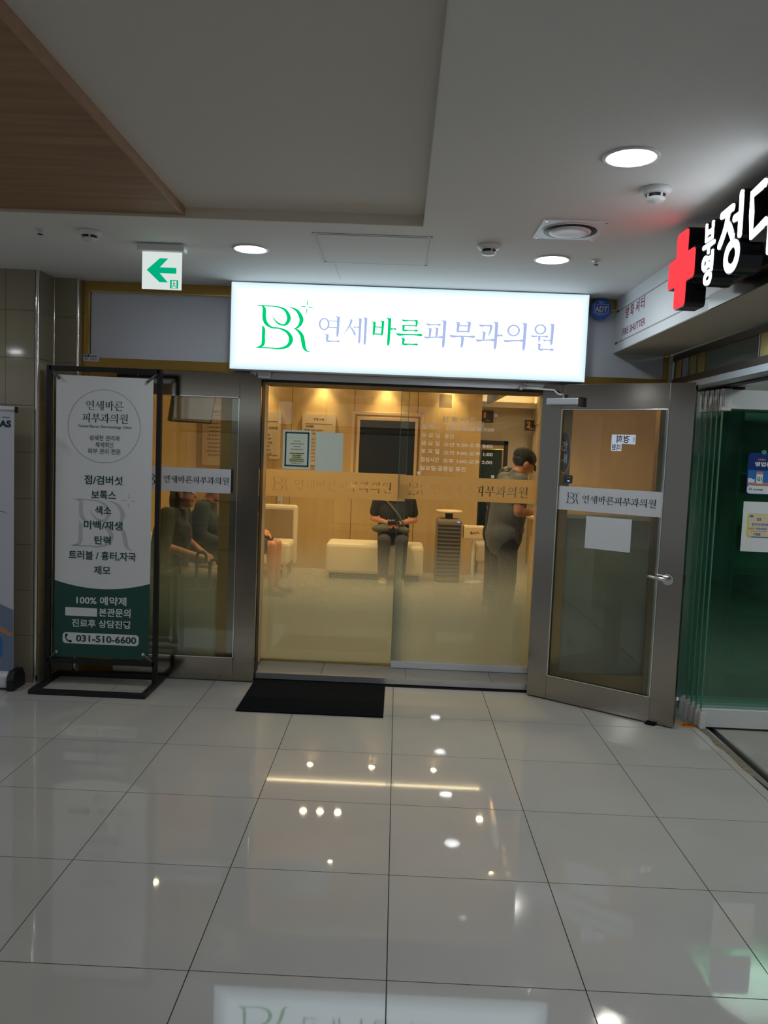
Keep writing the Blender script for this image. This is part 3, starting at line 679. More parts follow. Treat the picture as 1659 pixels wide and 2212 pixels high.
# ================================================================== PHARMACY SIGN
ph = thing('pharmacy_cross', (1.85, -1.17, 2.26), 'red lit cross box sign with black sides on the right-hand beam', 'sign')
c0, c1, w_, h_ = 1.168, 2.421, .068, .066
def cross_poly(e=0.0, r=.022):
    W_, Hh = .160-e, .165-e; a, b = .070-e, .065-e
    P_ = [(-a, -Hh), (a, -Hh), (a, -b), (W_, -b), (W_, b), (a, b), (a, Hh), (-a, Hh), (-a, b), (-W_, b), (-W_, -b), (-a, -b)]
    out = []; n = len(P_)
    for i, p in enumerate(P_):
        p = Vector(p); pr = (Vector(P_[i-1])-p).normalized(); nx = (Vector(P_[(i+1) % n])-p).normalized()
        cz_ = pr.x*nx.y-pr.y*nx.x
        rr_ = r if cz_ < 0 else .006
        for t in (0, .25, .5, .75, 1): 
            a_ = p+pr*rr_; b_ = p+nx*rr_; q_ = (a_*(1-t)**2+p*2*t*(1-t)+b_*t*t); out.append((c0+q_.x, c1+q_.y))
    return out
MB().poly(cross_poly(), fr_side(1.755), -.085, 0).build('cross_case', 'black_gloss', ph)
box('standoff', (1.84, 1.95, -1.20, -1.13, 2.38, 2.45), 'black', ph)
MB().poly(cross_poly(.005), fr_side(1.755), .0, .004).build('cross_face', 'cross_red', ph)
lt = thing('channel_letter_sign', (1.9, -1.9, 2.3), 'white lit Korean channel letters on a black board right of the red cross', 'sign')
box('back_board', (1.93, 1.948, -4.2, -1.15, 2.353, 2.628), 'black', lt); box('raceway', (1.842, 1.93, -4.2, -1.12, 2.39, 2.53), 'black', lt)
def rstroke(mb, pts, w_, fr, d0, d1, sm=True):
    q_ = S(pts, [w_]*len(pts), sm)[1]; mb.poly(q_, fr, d0, d1)
    for p in (pts[0], pts[-1]): mb.poly([(p[0]+w_/2*math.cos(R(20*k_)), p[1]+w_/2*math.sin(R(20*k_))) for k_ in range(18)], fr, d0, d1)
def chan(nm_lab, strokes, rings, w_):
    mb = MB()
    for p, sm in strokes: rstroke(mb, p, w_+.012, fr_side(1.76), -.085, 0, sm)
    for (cx, cy, rx, ry) in rings: mb.ring((cx, cy), rx+w_/2+.006, ry+w_/2+.006, w_+.012, fr_side(1.76), -.085, 0)
    o = mb.build('letter', 'black_gloss', lt); o['label'] = nm_lab
    mb = MB()
    for p, sm in strokes: rstroke(mb, p, w_, fr_side(1.76), 0, .004, sm)
    for (cx, cy, rx, ry) in rings: mb.ring((cx, cy), rx+w_/2, ry+w_/2, w_, fr_side(1.76), 0, .004)
    mb.build('letter_face', 'letter_white', o)
chan('large letter 정', [([(1.572, 2.530), (1.668, 2.534)], False), ([(1.634, 2.530), (1.610, 2.470), (1.566, 2.420)], True), ([(1.640, 2.478), (1.682, 2.425)], False), ([(1.742, 2.560), (1.746, 2.418)], False), ([(1.692, 2.487), (1.735, 2.487)], False)], [(1.686, 2.354, .052, .046)], .026)
chan('large letter 다', [([(1.925, 2.538), (1.830, 2.530), (1.836, 2.460), (1.846, 2.385), (1.950, 2.405)], False), ([(1.985, 2.575), (1.990, 2.300)], False), ([(1.992, 2.45), (2.045, 2.45)], False)], [], .028)
chan('small letter 부', [([(1.422, 2.535), (1.424, 2.475), (1.488, 2.475), (1.488, 2.530)], False), ([(1.424, 2.503), (1.486, 2.503)], False), ([(1.403, 2.452), (1.508, 2.452)], False), ([(1.456, 2.450), (1.456, 2.425)], False)], [], .016)
chan('small letter 영', [([(1.500, 2.418), (1.500, 2.352)], False), ([(1.462, 2.398), (1.498, 2.398)], False), ([(1.462, 2.374), (1.498, 2.374)], False)], [(1.430, 2.386, .024, .022), (1.464, 2.322, .030, .020)], .015)

# ================================================================== LEFT DOOR LEAF (folded back flat against the window)
def leaf_frame(t, T, wd, y0=-.022, y1=.022):
    b = lambda n, c, m, bv=.002: MB(T).box(*c).build(n, m, t, bv)
    b('hinge_stile', (0.0, .137, y0, y1, .008, 2.06), 'steel_v'); b('lock_stile', (wd-.145, wd, y0, y1, .008, 2.06), 'steel_v')
    b('top_rail', (.137, wd-.145, y0, y1, 1.905, 2.06), 'steel'); b('bottom_rail', (.137, wd-.145, y0, y1, .008, .160), 'steel')
    for c in ((.137, .143, y0-.001, y0+.008, .160, 1.905), (wd-.151, wd-.145, y0-.001, y0+.008, .160, 1.905), (.137, wd-.145, y0-.001, y0+.008, 1.899, 1.905), (.137, wd-.145, y0-.001, y0+.008, .160, .166)):
        b('glazing_bead', c, 'chrome', 0)
    b('glass_pane', (.137, wd-.145, -.004, .004, .16, 1.905), 'glass', 0)
T1 = Matrix.Translation((-.345, .578, 0)) @ Matrix.Scale(-1, 4, (1, 0, 0))
# mirrored leaf: build with explicit coordinates instead of a negative scale
dl = thing('glass_door_leaf', (-.345, .578, 0), 'steel framed glass door leaf folded back beside the black banner stand', 'door')
def L(n, c, m, bv=.002):
    x0, x1 = -.345-c[1], -.345-c[0]; return MB().box(x0, x1, .578+c[2], .578+c[3], c[4], c[5]).build(n, m, dl, bv)
W = .955
L('hinge_stile', (0, .140, -.022, .022, .008, 2.06), 'steel_v'); L('lock_stile', (W-.14, W, -.022, .022, .008, 2.06), 'steel_v')
L('top_rail', (.140, W-.14, -.022, .022, 1.905, 2.06), 'steel'); L('bottom_rail', (.140, W-.14, -.022, .022, .008, .160), 'steel')
for c in ((.140, .146, -.024, -.014, .16, 1.905), (W-.146, W-.14, -.024, -.014, .16, 1.905), (.14, W-.14, -.024, -.014, 1.899, 1.905), (.14, W-.14, -.024, -.014, .16, .166)): L('glazing_bead', c, 'chrome', 0)
L('glass_pane', (.140, W-.14, -.004, .004, .16, 1.905), 'glass', 0)
bd = L('name_band', (.188, W-.15, -.010, -.0085, 1.268, 1.428), 'band', 0)
fb = fr_front(.5675)
mb = MB(); name_text(mb, fb, -.764, 1.349, .435); mb.build('lettering', 'ink', bd)
mb = MB(); logo(mb, fb, -1.050, 1.350, .088); mb.build('monogram', 'ink', bd)
pv = thing('pivot_bracket', (-.35, .555, 2.06), 'small steel pivot bracket at the left end under the light box', 'bracket')
box('plate', (-.40, -.28, .545, .56, 2.062, 2.074), 'alu', pv); MB().cyl((-.385, .55, 2.05), .009, .03, 'z', 12).build('pin', 'chrome', pv)
pv = thing('pivot_bracket', (1.44, .555, 2.06), 'small steel pivot bracket at the right end under the light box', 'bracket')
box('plate', (1.36, 1.50, .545, .56, 2.05, 2.066), 'alu', pv); MB().cyl((1.375, .55, 2.04), .009, .03, 'z', 12).build('pin', 'chrome', pv)

# ================================================================== RIGHT DOOR LEAF (standing open)
ang = R(-35.03)
TL = Matrix.Translation((1.504, .567, 0)) @ Matrix.Rotation(ang, 4, 'Z')
dr = thing('glass_door_leaf', (1.504, .567, 0), 'steel framed glass door leaf standing open at right with lever handle', 'door')
leaf_frame(dr, TL, .960)
bd = MB(TL).box(.146, .806, -.0095, -.008, 1.260, 1.412).build('name_band', 'band', dr)
fb = fr_front(-.0095)
mb = MB(TL); name_text(mb, fb, .538, 1.338, .465); mb.build('lettering', 'ink', bd)
mb = MB(TL); logo(mb, fb, .242, 1.343, .082); mb.build('monogram', 'ink', bd)
hn = MB(TL).cyl((.874, -.030, .895), .034, .008, 'y', 32).build('lever_handle', 'chrome', dr)
MB(TL).cyl((.874, -.072, .895), .013, .046, 'y', 20).build('spindle', 'chrome', hn)
MB(TL).tube([(.874, -.068, .897), (.850, -.070, .899), (.81, -.066, .902), (.775, -.060, .905), (.762, -.055, .905)], [.011, .011, .009, .008, .006], 14).build('lever', 'chrome', hn)
MB(TL).cyl((.874, .022, .895), .034, .008, 'y', 32).build('inner_rose', 'chrome', hn)
MB(TL).tube([(.874, .025, .895), (.874, .07, .895), (.83, .072, .90), (.785, .066, .905)], .009, 12).build('inner_lever', 'chrome', hn)
cl = MB(TL).box(.045, .265, -.072, -.022, 1.925, 1.972).build('door_closer', 'alu', dr, .008)
MB(TL).box(.265, .285, -.066, -.024, 1.918, 1.978).build('closer_end_cap', 'dark_bronze', cl, .003)
MB(TL).cyl((.155, -.045, 1.972), .012, .024, 'z', 14).build('closer_pinion', 'chrome', cl)
a0 = TL @ Vector((.155, -.045, 1.992)); 
MB().tube([a0, TL@Vector((.12, -.048, 1.996)), TL@Vector((.09, -.050, 2.022)), (1.42, .50, 2.030), (1.345, .52, 2.036)], [.007, .007, .006, .006, .006], 10).build('closer_arm', 'white_metal', cl)
MB().lathe((1.345, .52, 2.020), [(0, 0), (.012, 0), (.014, .015), (.012, .03), (0, .034)], 14).build('arm_pivot', 'white_metal', cl)
st = MB(TL).box(.80, .86, -.05, .02, .0, .012).build('door_stop', 'rubber', dr, .003)
MB(TL).box(.944, .966, -.015, .015, .86, .93).build('latch_plate', 'dark_bronze', dr)
pp = thing('blank_notice', tuple(TL@Vector((.48, -.012, 1.02))), 'blank white notice sheet taped on the open right door under its name band', 'paper')
MB(TL).box(.338, .630, -.0065, -.005, 1.028, 1.232).build('sheet', 'paper', pp)

# ================================================================== SLIDING GLASS DOORS with film
def sliding(x0, x1, y, lab):
    t = thing('sliding_door', ((x0+x1)/2, y, .05), lab, 'door')
    zb = .10 if x0 > 0 else .062
    box('glass_pane', (x0, x1, y-.005, y+.005, zb, 2.03), 'glass', t)
    box('frosted_film', (x0+.002, x1-.002, y+.0058, y+.0062, zb, 1.02), 'frost_door', t)
    box('glass_edge', (x1-.003 if x0 < 0 else x0, x1 if x0 < 0 else x0+.003, y-.0052, y+.0052, zb, 2.03), 'glass_edge', t)
    if x0 > 0: box('bottom_rail', (x0, x1, y-.016, y+.016, .052, .100), 'white_metal', t, .003)
    else: box('bottom_rail', (x0, x1, y-.012, y+.012, .052, .062), 'gap_light' if 'gap_light' in M else 'brass_b', t)  # brass strip stands in for warm light in the floor gap
    return t
sl = sliding(-.366, .632, .955, 'left sliding glass door with two notices and dotted frosting')
sr = sliding(.575, 1.549, .905, 'right sliding glass door lettered with the opening hours')
def band(parent, x0, x1, y, z0, z1, txt, lg, logo_ht):
    fr = fr_front(y)
    mb = MB(); sc_ = []
    name_text(mb, fr, txt[0], txt[1], txt[2], d0=-.01, d1=.01); logo(mb, fr, lg[0], lg[1], logo_ht, -.01, .01)
    cut = mb.build('cutter', 'film')
    b = box('name_band_film', (x0, x1, y-.0006, y, z0, z1), 'film', parent)
    bo = b.modifiers.new('b', 'BOOLEAN'); bo.operation = 'DIFFERENCE'; bo.object = cut; bo.solver = 'EXACT'; bo.use_self = True
    bpy.context.view_layer.update()
    me = bpy.data.meshes.new_from_object(b.evaluated_get(bpy.context.evaluated_depsgraph_get()))
    b.modifiers.clear(); b.data = me
    bpy.data.objects.remove(cut)
band(sl, -.364, .630, .9480, 1.240, 1.431, (.183, 1.330, .69), (-.257, 1.335), .115)
band(sr, .578, 1.547, .8980, 1.262, 1.428, (1.145, 1.338, .68), (.704, 1.343), .110)
# opening hours lettering, cut white vinyl on the right pane
f = fr_front(.8985)
for t_, x_, z_, ww, hh in (("진 료 시 간",0.980,1.829,0.228,0.040),("월·화·목",0.790,1.772,0.128,0.033),("오전 9:30-오후 7:00",1.057,1.767,0.343,0.030),("수 요 일",0.790,1.713,0.128,0.033),("휴진",0.919,1.710,0.066,0.031),
    ("금 요 일",0.790,1.658,0.128,0.033),("오전 9:30-오후 8:00",1.054,1.653,0.345,0.030),("토 요 일",0.790,1.602,0.128,0.033),("오전 9:00-오후 1:00",1.056,1.596,0.344,0.030),("점심시간",0.790,1.544,0.130,0.033),
    ("오후 1:00-오후 2:00",1.054,1.540,0.346,0.030),("일요일·공휴일 휴진",0.884,1.484,0.320,0.034)):
    text('hours_lettering', t_, f, x_, z_, ww, hh, 'hours', sr, .022)
for x_, z_ in ((.722, 1.862), (1.236, 1.868), (.716, 1.447), (1.235, 1.442)): box('corner_square', (x_-.011, x_+.011, .8985, .899, z_-.010, z_+.010), 'hours', sr)
box('pale_sticker', (.838, .926, .8980, .8985, 1.906, 1.998), 'sticker_film', sr)

# notices on the left pane
n1 = thing('notice_sheet', (-.15, .947, 1.43), 'notice sheet with dark teal border and yellow highlighted lines on the glass', 'paper')
box('sheet', (-.249, -.050, .9465, .9475, 1.437, 1.712), 'paper_t', n1)
f = fr_front(.9465); mb = MB()
for c in ((-.235, -.064, 1.688, 1.699), (-.235, -.064, 1.455, 1.466), (-.235, -.224, 1.455, 1.699), (-.075, -.064, 1.455, 1.699)): mb.box(c[0], c[1], .9460, .9465, c[2], c[3])
mb.build('border', 'teal_ink', n1)
for k in range(5): box('highlight', (-.201+(.015 if k in (1, 2) else 0), -.098-(.018 if k in (1, 2) else 0), .9461, .9465, 1.545-k*.0135, 1.552-k*.0135), 'yellow', n1)
for t_, z_, ww in (('6월 18일(화)', 1.635, .05), ('연세바른피부과 진료시간', 1.616, .095), ('6월22일(토)', 1.596, .05), ('진료시간안내 휴 진', 1.577, .085), ('진료일정이 변경된 점 양해', 1.5485, .10), ('부탁 드립니다', 1.535, .06), ('예약 문의', 1.5215, .05), ('진료시간표를 참고하여', 1.508, .09), ('내원 부탁드립니다 감사합니다', 1.4945, .10), ('대표 전화 / 진료 시간', 1.478, .07)):
    text('lettering', t_, f, -.149, z_, ww, .009, 'ink', n1, .01)
box('letterhead_rule', (-.205, -.165, .9461, .9465, 1.6575, 1.6585), 'ink_grey', n1); box('letterhead_rule', (-.125, -.095, .9461, .9465, 1.6575, 1.6585), 'ink_grey', n1)
n2 = thing('notice_sheet', (.08, .947, 1.43), 'pale blank notice sheet seen from the back, right of the bordered notice', 'paper')
box('sheet', (-.019, .177, .9465, .9475, 1.430, 1.704), 'paper_t', n2)

# ================================================================== BANNER STAND
bs = thing('banner_stand', (-1.3, .35, 0), 'black square-tube banner stand with white and green clinic price banner', 'banner')
k = .0155
for c in ((-1.650-k, -1.650+k, .35-k, .35+k, .0, 2.045), (-.950-k, -.950+k, .35-k, .35+k, .0, 2.045)): box('upright', c, 'black', bs, .002)
for c in ((-1.65, -.95, .35-k, .35+k, 2.045-2*k, 2.045), (-1.65, -.95, .35-k, .35+k, .140, .140+2*k)): box('crossbar', c, 'black', bs, .002)
for c in ((-1.665, -.935, .105, .14, 0, .03), (-1.665, -.935, .512, .547, 0, .03), (-1.667, -1.633, .14, .512, 0, .03), (-.967, -.933, .14, .512, 0, .03)): box('foot_bar', c, 'black', bs, .002)
for (x0, z0, x1, z1) in ((-1.635, 2.018, -1.585, 1.968), (-.965, 2.018, -1.022, 1.965), (-1.636, .168, -1.585, .215), (-.964, .168, -1.022, .22)):
    MB().tube([(x0, .345, z0), ((x0+x1)/2, .338, (z0+z1)/2), (x1, .334, z1)], [.005, .008, .006], 8).build('tension_hook', 'ink_grey', bs)
    MB().cyl((x1, .330, z1), .010, .006, 'y', 16).build('grommet', 'chrome' if z1 < 1 else 'ink_grey', bs)
# sheet: white upper part and green lower part with a curved border between them
sheet = MB(); n = 24; xa, xb_ = -1.606, -.990
crv = [(xa+(xb_-xa)*i/n, .680-.0+(-.047)*(1-((2*i/n-1)**2))) for i in range(n+1)]
fb = fr_front(.345)
up = MB().poly([(xb_, 1.984), (xa, 1.990)]+crv, fb, -.0015, 0).build('banner_sheet', 'banner', bs)
gr = MB().poly(crv+[(xb_, .186), (xa, .180)], fb, -.0015, 0).build('banner_sheet', 'banner_green', bs); gr['label'] = 'dark green lower part of the banner'
ft = fr_front(.345)
mb = MB(); mb.ring((-1.299, 1.675), .231, .231, .0016, ft, .0005, .001, 90); mb.build('print_circle', 'ink_grey', up)
mb = MB(); logo(mb, ft, -1.292, 1.075, .372, .0002, .0006); mb.build('monogram', 'banner_grey', up)
mb = MB(); name_text(mb, ft, -1.298, 1.806, .236, '연세바른'); mb.build('lettering', 'banner_txt', up)
mb = MB(); name_text(mb, ft, -1.295, 1.726, .292, '피부과의원'); mb.build('lettering', 'banner_txt', up)
for t_, x_, z_, ww, hh, bo in (("Yunsei Barun Dermatology Clinic",-1.295,1.671,0.342,0.021,0),("섬세한 관리와",-1.295,1.601,0.193,0.034,.0),("체계적인",-1.296,1.558,0.114,0.034,.0),("피부 관리 전문",-1.296,1.517,0.208,0.034,.0),
    ("점/검버섯",-1.298,1.334,0.246,0.058,.028),("보톡스",-1.296,1.239,0.158,0.056,.028),("색소",-1.298,1.141,0.105,0.056,.028),("미백/재생",-1.297,1.045,0.249,0.057,.028),("탄력",-1.299,0.949,0.105,0.055,.028),
    ("트러블 / 흉터,자국",-1.300,0.848,0.433,0.060,.028),("제모",-1.300,0.755,0.107,0.055,.028)):
    text('lettering', t_, ft, x_, z_, ww, hh, 'banner_txt', up, bo*.62, .0008, .0014)
for t_, x_, z_, ww, hh in (("100% 예약제",-1.302,0.557,0.324,0.056),("본관문의",-1.215,0.482,0.205,0.056),("진료후 상담진행",-1.303,0.406,0.379,0.052)): text('lettering', t_, ft, x_, z_, ww, hh, 'banner_white', gr, .020)
box('blank_patch', (-1.535, -1.329, .343, .3445, .452, .506), 'banner', gr)
def rrect(cx, cz, w_, h_, r_, n_=6):
    out = []
    for sx, sz, a0 in ((1, 1, 0), (-1, 1, 90), (-1, -1, 180), (1, -1, 270)):
        for i in range(n_+1):
            a = R(a0+90*i/n_); out.append((cx+sx*(w_/2-r_)+r_*math.cos(a), cz+sz*(h_/2-r_)+r_*math.sin(a)))
    return out
pill = MB().poly(rrect(-1.304, .306, .495, .072, .022), ft, .0003, .0008).build('phone_number_pill', 'banner_white', gr)
text('lettering', '031-510-6600', ft, -1.268, .306, .392, .046, 'banner_txt', gr, .028, .001, .0015)
mb = MB(); mb.poly(S([(-1.528, .325), (-1.531, .308), (-1.518, .289), (-1.497, .283)], [.013, .009, .009, .013])[1], ft, .001, .0015); mb.poly(rrect(-1.526, .325, .014, .016, .004), ft, .001, .0015); mb.poly(rrect(-1.500, .284, .016, .014, .004), ft, .001, .0015); mb.build('handset_icon', 'banner_txt', gr)

# ================================================================== ROLL-UP BANNER at far left
ru = thing('rollup_banner', (-2.2, .22, 0), 'pale roll-up banner cut by the left frame edge beside the tiled pier', 'banner')
box('cassette', (-2.62, -1.815, .15, .29, .012, .105), 'white_metal', ru, .02)
MB().poly([(.14, .0), (.30, .0), (.302, .07), (.27, .12), (.17, .12), (.138, .07)], (Vector((-1.775, 0, 0)), Y, Z, X), -.04, 0).build('end_cap', 'black', ru)
pr = MB().box(-2.60, -1.812, .218, .221, .10, 1.755).build('print_sheet', 'roll_white', ru)
MB().poly([(-2.6, .10), (-1.812, .10), (-1.812, .50), (-2.1, .62), (-2.6, .66)], fr_front(.218), .0003, .0008).build('sky_print', 'roll_blue', pr)
box('top_rail', (-2.61, -1.800, .210, .230, 1.750, 1.772), 'white_metal', ru, .003); box('rail_cap', (-1.806, -1.793, .207, .233, 1.735, 1.772), 'black', ru, .003)
text('lettering', 'AS', fr_front(.218), -1.868, 1.665, .075, .043, 'ink', pr, .05); text('lettering', 'PREMIUM', fr_front(.218), -1.862, 1.704, .05, .008, 'roll_blue', pr)
MB().poly(S([(-2.05, .98), (-1.92, 1.115), (-1.84, 1.10)], [.002, .006, .001])[1], fr_front(.218), .0003, .0008).build('curved_line_print', 'ink_grey', pr)
MB().poly(S([(-2.0, .36), (-1.90, .375), (-1.835, .345), (-1.815, .352)], [.05, .035, .022, .018])[1], fr_front(.218), .0009, .0014).build('arm_print', 'skin', pr)
MB().poly(rrect(-1.96, .26, .16, .17, .05), fr_front(.218), .0009, .0014).build('clothing_print', 'sky_blue', pr)
MB().poly(S([(-1.93, .20), (-1.925, .14), (-1.93, .11)], [.04, .03, .03])[1], fr_front(.218), .0009, .0014).build('leg_print', 'skin', pr)

# ================================================================== DOORMAT
mt = MB().box(-.343, .544, -.040, .602, .0005, .010).build('doormat', 'rubber', None, .003); tag(mt, 'black rubber doormat on the tiles in front of the entrance', 'mat')
os_ = thing('floor_sticker', (2.40, .07, 0), 'small orange sticker on the floor by the open door', 'sticker')
MB().poly([(2.352, .045), (2.44, .03), (2.425, .125), (2.345, .13)], (Vector((0, 0, 0)), X, Y, Z), .0003, .001).build('flat_sheet', 'orange', os_)
text('lettering', '주의', (Vector((0,0,0)), X, Y, Z), 2.392, .08, .05, .04, 'ink', os_, .01, .0011, .0015)

# glowing panels added behind the viewer so glass and floor have reflections
for i, (x0, x1, z0, z1, mm, lb) in enumerate(((-4.5, -1.6, 2.05, 2.5, 'added_cool', 'wide cool glowing panel added for reflections on the wall behind the viewer, at left'), (-.9, 1.3, 2.05, 2.5, 'added_warm', 'warm glowing panel added for reflections on the wall behind the viewer, in the middle'), (1.5, 2.25, 2.05, 2.25, 'added_cool', 'cool glowing panel added for reflections on the wall behind the viewer, at right'),
    (-4.3, -2.4, .5, 1.8, 'added_dim', 'softly glowing panel added for reflections behind the viewer, at left'), (-.7, .9, .1, 1.9, 'added_dim', 'softly glowing panel added for reflections behind the viewer, in the middle'))):
    t = thing('added_glow_band' if z1 > 2.2 else 'added_glow_panel', ((x0+x1)/2, -9.55, z0), lb, 'sign' if z1 > 2.2 else 'window')
    box('frame', (x0-.04, x1+.04, -9.598, -9.53, z0-.04, z1+.04), 'dark_bronze', t); box('lit_panel', (x0, x1, -9.53, -9.52, z0, z1), mm, t)
# items on / beside the right mullion
ov = thing('oval_sticker', (1.655, .615, 1.5), 'brown oval notice on the post behind the open glass door', 'sticker')
mb = MB(); f = fr_front(.6195)
mb.poly([(1.667+.040*math.cos(R(10*k)), 1.630+.135*math.sin(R(10*k))) for k in range(36)], f, .0, .001); mb.build('oval_plate', 'maroon', ov)
mb = MB(); mb.ring((1.667, 1.630), .0405, .137, .003, f, .001, .0016, 48); mb.build('oval_rim', 'band', ov)
text('lettering', '안', f, 1.664, 1.672, .045, .062, 'band', ov, .02, .001, .0018); text('lettering', '내', f, 1.664, 1.588, .045, .062, 'band', ov, .02, .001, .0018)
cr = thing('card_reader', (1.7, .61, 1.44), 'small black card reader with blue light beside the oval notice', 'reader')
box('reader_body', (1.672, 1.728, .600, .625, 1.425, 1.480), 'black', cr, .004); box('indicator', (1.694, 1.708, .5985, .600, 1.438, 1.446), 'led_blue', cr); box('status_bar', (1.688, 1.712, .5985, .600, 1.465, 1.468), 'white_plastic', cr)
ms = thing('sign_reflection', (2.06, .655, 1.66), 'white glowing L-shaped sheet imitating the reflection of a sign with reversed Korean letters on the side window', 'sticker')  # reflection of a lit sign, imitated by a glowing sheet on the pane
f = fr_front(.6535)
MB().poly([(1.982, 1.652), (2.050, 1.652), (2.050, 1.702), (2.140, 1.700), (2.140, 1.764), (1.982, 1.760)], f, 0, .0012).build('flat_sheet', 'reflection_glow', ms)
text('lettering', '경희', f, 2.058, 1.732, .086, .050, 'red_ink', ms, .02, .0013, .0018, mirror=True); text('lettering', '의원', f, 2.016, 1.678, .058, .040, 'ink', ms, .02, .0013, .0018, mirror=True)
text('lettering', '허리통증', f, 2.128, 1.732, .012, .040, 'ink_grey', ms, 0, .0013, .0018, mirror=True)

# ================================================================== FOLDED GREEN GLASS PANELS
for i, (y, x0) in enumerate(((.045, 2.455), (.105, 2.448), (.165, 2.441), (.225, 2.434), (.285, 2.427))):
    t = thing('folding_glass_panel', (x0+.45, y, 0), ['front green tinted folding glass panel carrying the open plate', 'second folding glass panel from the front of the stack', 'middle folding glass panel of the stack', 'fourth folding glass panel from the front of the stack', 'rearmost folding glass panel of the stack'][i], 'glass panel', 'folded glass panels at the right')
    x1 = x0+.95
    box('glass_pane', (x0, x1, y-.006, y+.006, .12, 1.92), 'green_glass', t)
    box('glass_edge', (x0-.001, x0+.004, y-.0065, y+.0065, .12, 1.92), 'glass_edge', t)
    box('bottom_rail', (x0, x1, y-.018, y+.018, .012, .125), 'white_metal', t, .003); box('top_rail', (x0+.02, x1, y-.018, y+.018, 1.918, 2.03), 'white_metal', t, .003)
    br = box('hinge_bracket', (x0-.012, x0+.045, y-.020, y+.022, 1.905, 2.035), 'white_plastic', t, .005)
    MB().cyl((x0-.004, y-.022, 1.93), .008, .10, 'z', 12).build('hinge_barrel', 'chrome', br)
    box('roller', (x0+.06, x0+.12, y-.012, y+.012, 2.03, 2.046), 'dark_bronze', t)
    box('bottom_pivot', (x0-.006, x0+.03, y-.020, y+.020, .0, .10), 'white_plastic', t, .003)
op = thing('open_plate', (2.72, .03, 1.43), 'navy rounded open plate hanging on the green glass', 'sign')
f = fr_front(.0355)
MB().poly(rrect(2.745, 1.545, .245, .243, .022), f, 0, .004).build('plate', 'navy', op)
MB().poly(rrect(2.745, 1.520, .235, .090, .004), f, .004, .0043).build('sky_print', 'sky_blue', op)
MB().poly([(2.628, 1.476), (2.862, 1.476), (2.862, 1.492), (2.80, 1.512), (2.755, 1.496), (2.70, 1.494), (2.628, 1.487)], f, .0044, .0047).build('ground_print', 'salmon', op)
MB().poly(rrect(2.745, 1.453, .235, .050, .016), f, .0044, .0047).build('footer_print', 'paper', op)
text('lettering', 'OPEN', f, 2.700, 1.628, .046, .012, 'orange', op, .01, .0048, .0053); text('lettering', '영업중', f, 2.712, 1.602, .100, .027, 'paper', op, .045, .0048, .0053)
for c in ((2.628, 2.652, 1.492, 1.518), (2.652, 2.668, 1.492, 1.512)): MB().box(c[0], c[1], .0305, .0308, c[2], c[3]).build('house_print', 'paper', op)
MB().box(2.676, 2.714, .0300, .0308, 1.488, 1.545).build('shop_print', 'paper', op); MB().poly([(2.670, 1.543), (2.720, 1.543), (2.712, 1.558), (2.680, 1.558)], f, .0048, .0056).build('awning_print', 'salmon', op)
text('lettering', 'G1', f, 2.695, 1.515, .026, .022, 'ink', op, .02, .0056, .006); text('lettering', 'G1', f, 2.646, 1.455, .018, .014, 'ink', op, .02, .0048, .0053); text('lettering', '경기지역화폐', f, 2.692, 1.451, .055, .009, 'ink', op, .02, .0048, .0053)
MB().cyl((2.71, .028, 1.672), .014, .006, 'y', 20).build('suction_hook', 'glass_edge', op)
pc = thing('card_notice', (2.74, .03, 1.08), 'white sheet with a yellow framed local currency card on the green glass', 'paper')
box('sheet', (2.617, 2.87, .0365, .0385, 1.084, 1.380), 'paper', pc)
f = fr_front(.0365)
MB().poly(rrect(2.755, 1.240, .220, .142, .014), f, 0, .0005).build('card_frame', 'yellow', pc); MB().poly(rrect(2.757, 1.242, .208, .132, .010), f, .0005, .0009).build('card_face', 'cream_board', pc)
box('card_blue_edge', (2.675, 2.865, .0353, .0358, 1.168, 1.174), 'sky_blue', pc)
MB().poly(rrect(2.668, 1.294, .022, .012, .005), f, .001, .0014).build('blue_badge', 'sky_blue', pc)
text('lettering', 'G1', f, 2.712, 1.277, .024, .019, 'navy', pc, .02, .001, .0014)
text('lettering', '경기지역화폐', f, 2.722, 1.246, .10, .016, 'sky_blue', pc, .02, .001, .0014); text('lettering', '남양주', f, 2.673, 1.221, .038, .013, 'orange', pc, .03, .001, .0014); text('lettering', '사랑상품권', f, 2.730, 1.221, .066, .013, 'sky_blue', pc, .02, .001, .0014)
text('lettering', '(Thank You Pay-N)', f, 2.715, 1.205, .088, .008, 'sky_blue', pc, 0, .001, .0014); text('lettering', '가맹점', f, 2.706, 1.188, .042, .014, 'ink', pc, .02, .001, .0014)
# ================================================================== CLINIC FURNISHINGS
yb = 5.44
tv = thing('wall_screen', (.41, 5.4, 1.1), 'large dark wall screen in a pale timber frame on the back wall', 'screen')
for c in ((-.032, .866, yb-.05, yb, 2.035, 2.072), (-.032, .866, yb-.05, yb, 1.10, 1.137), (-.032, .005, yb-.05, yb, 1.137, 2.035), (.829, .866, yb-.05, yb, 1.137, 2.035)): box('outer_frame', c, 'wood_pale', tv, .003)
box('mount_board', (.005, .829, yb-.015, yb, 1.137, 2.035), 'wood_panel', tv)
for c in ((.035, .80, 1.968, 2.01), (.035, .80, 1.20, 1.280), (.035, .070, 1.28, 1.968), (.766, .80, 1.28, 1.968)): box('inner_frame', (c[0], c[1], yb-.06, yb-.015, c[2], c[3]), 'wood_pale', tv, .003)
box('display', (.070, .766, yb-.05, yb-.02, 1.28, 1.968), 'screen', tv)
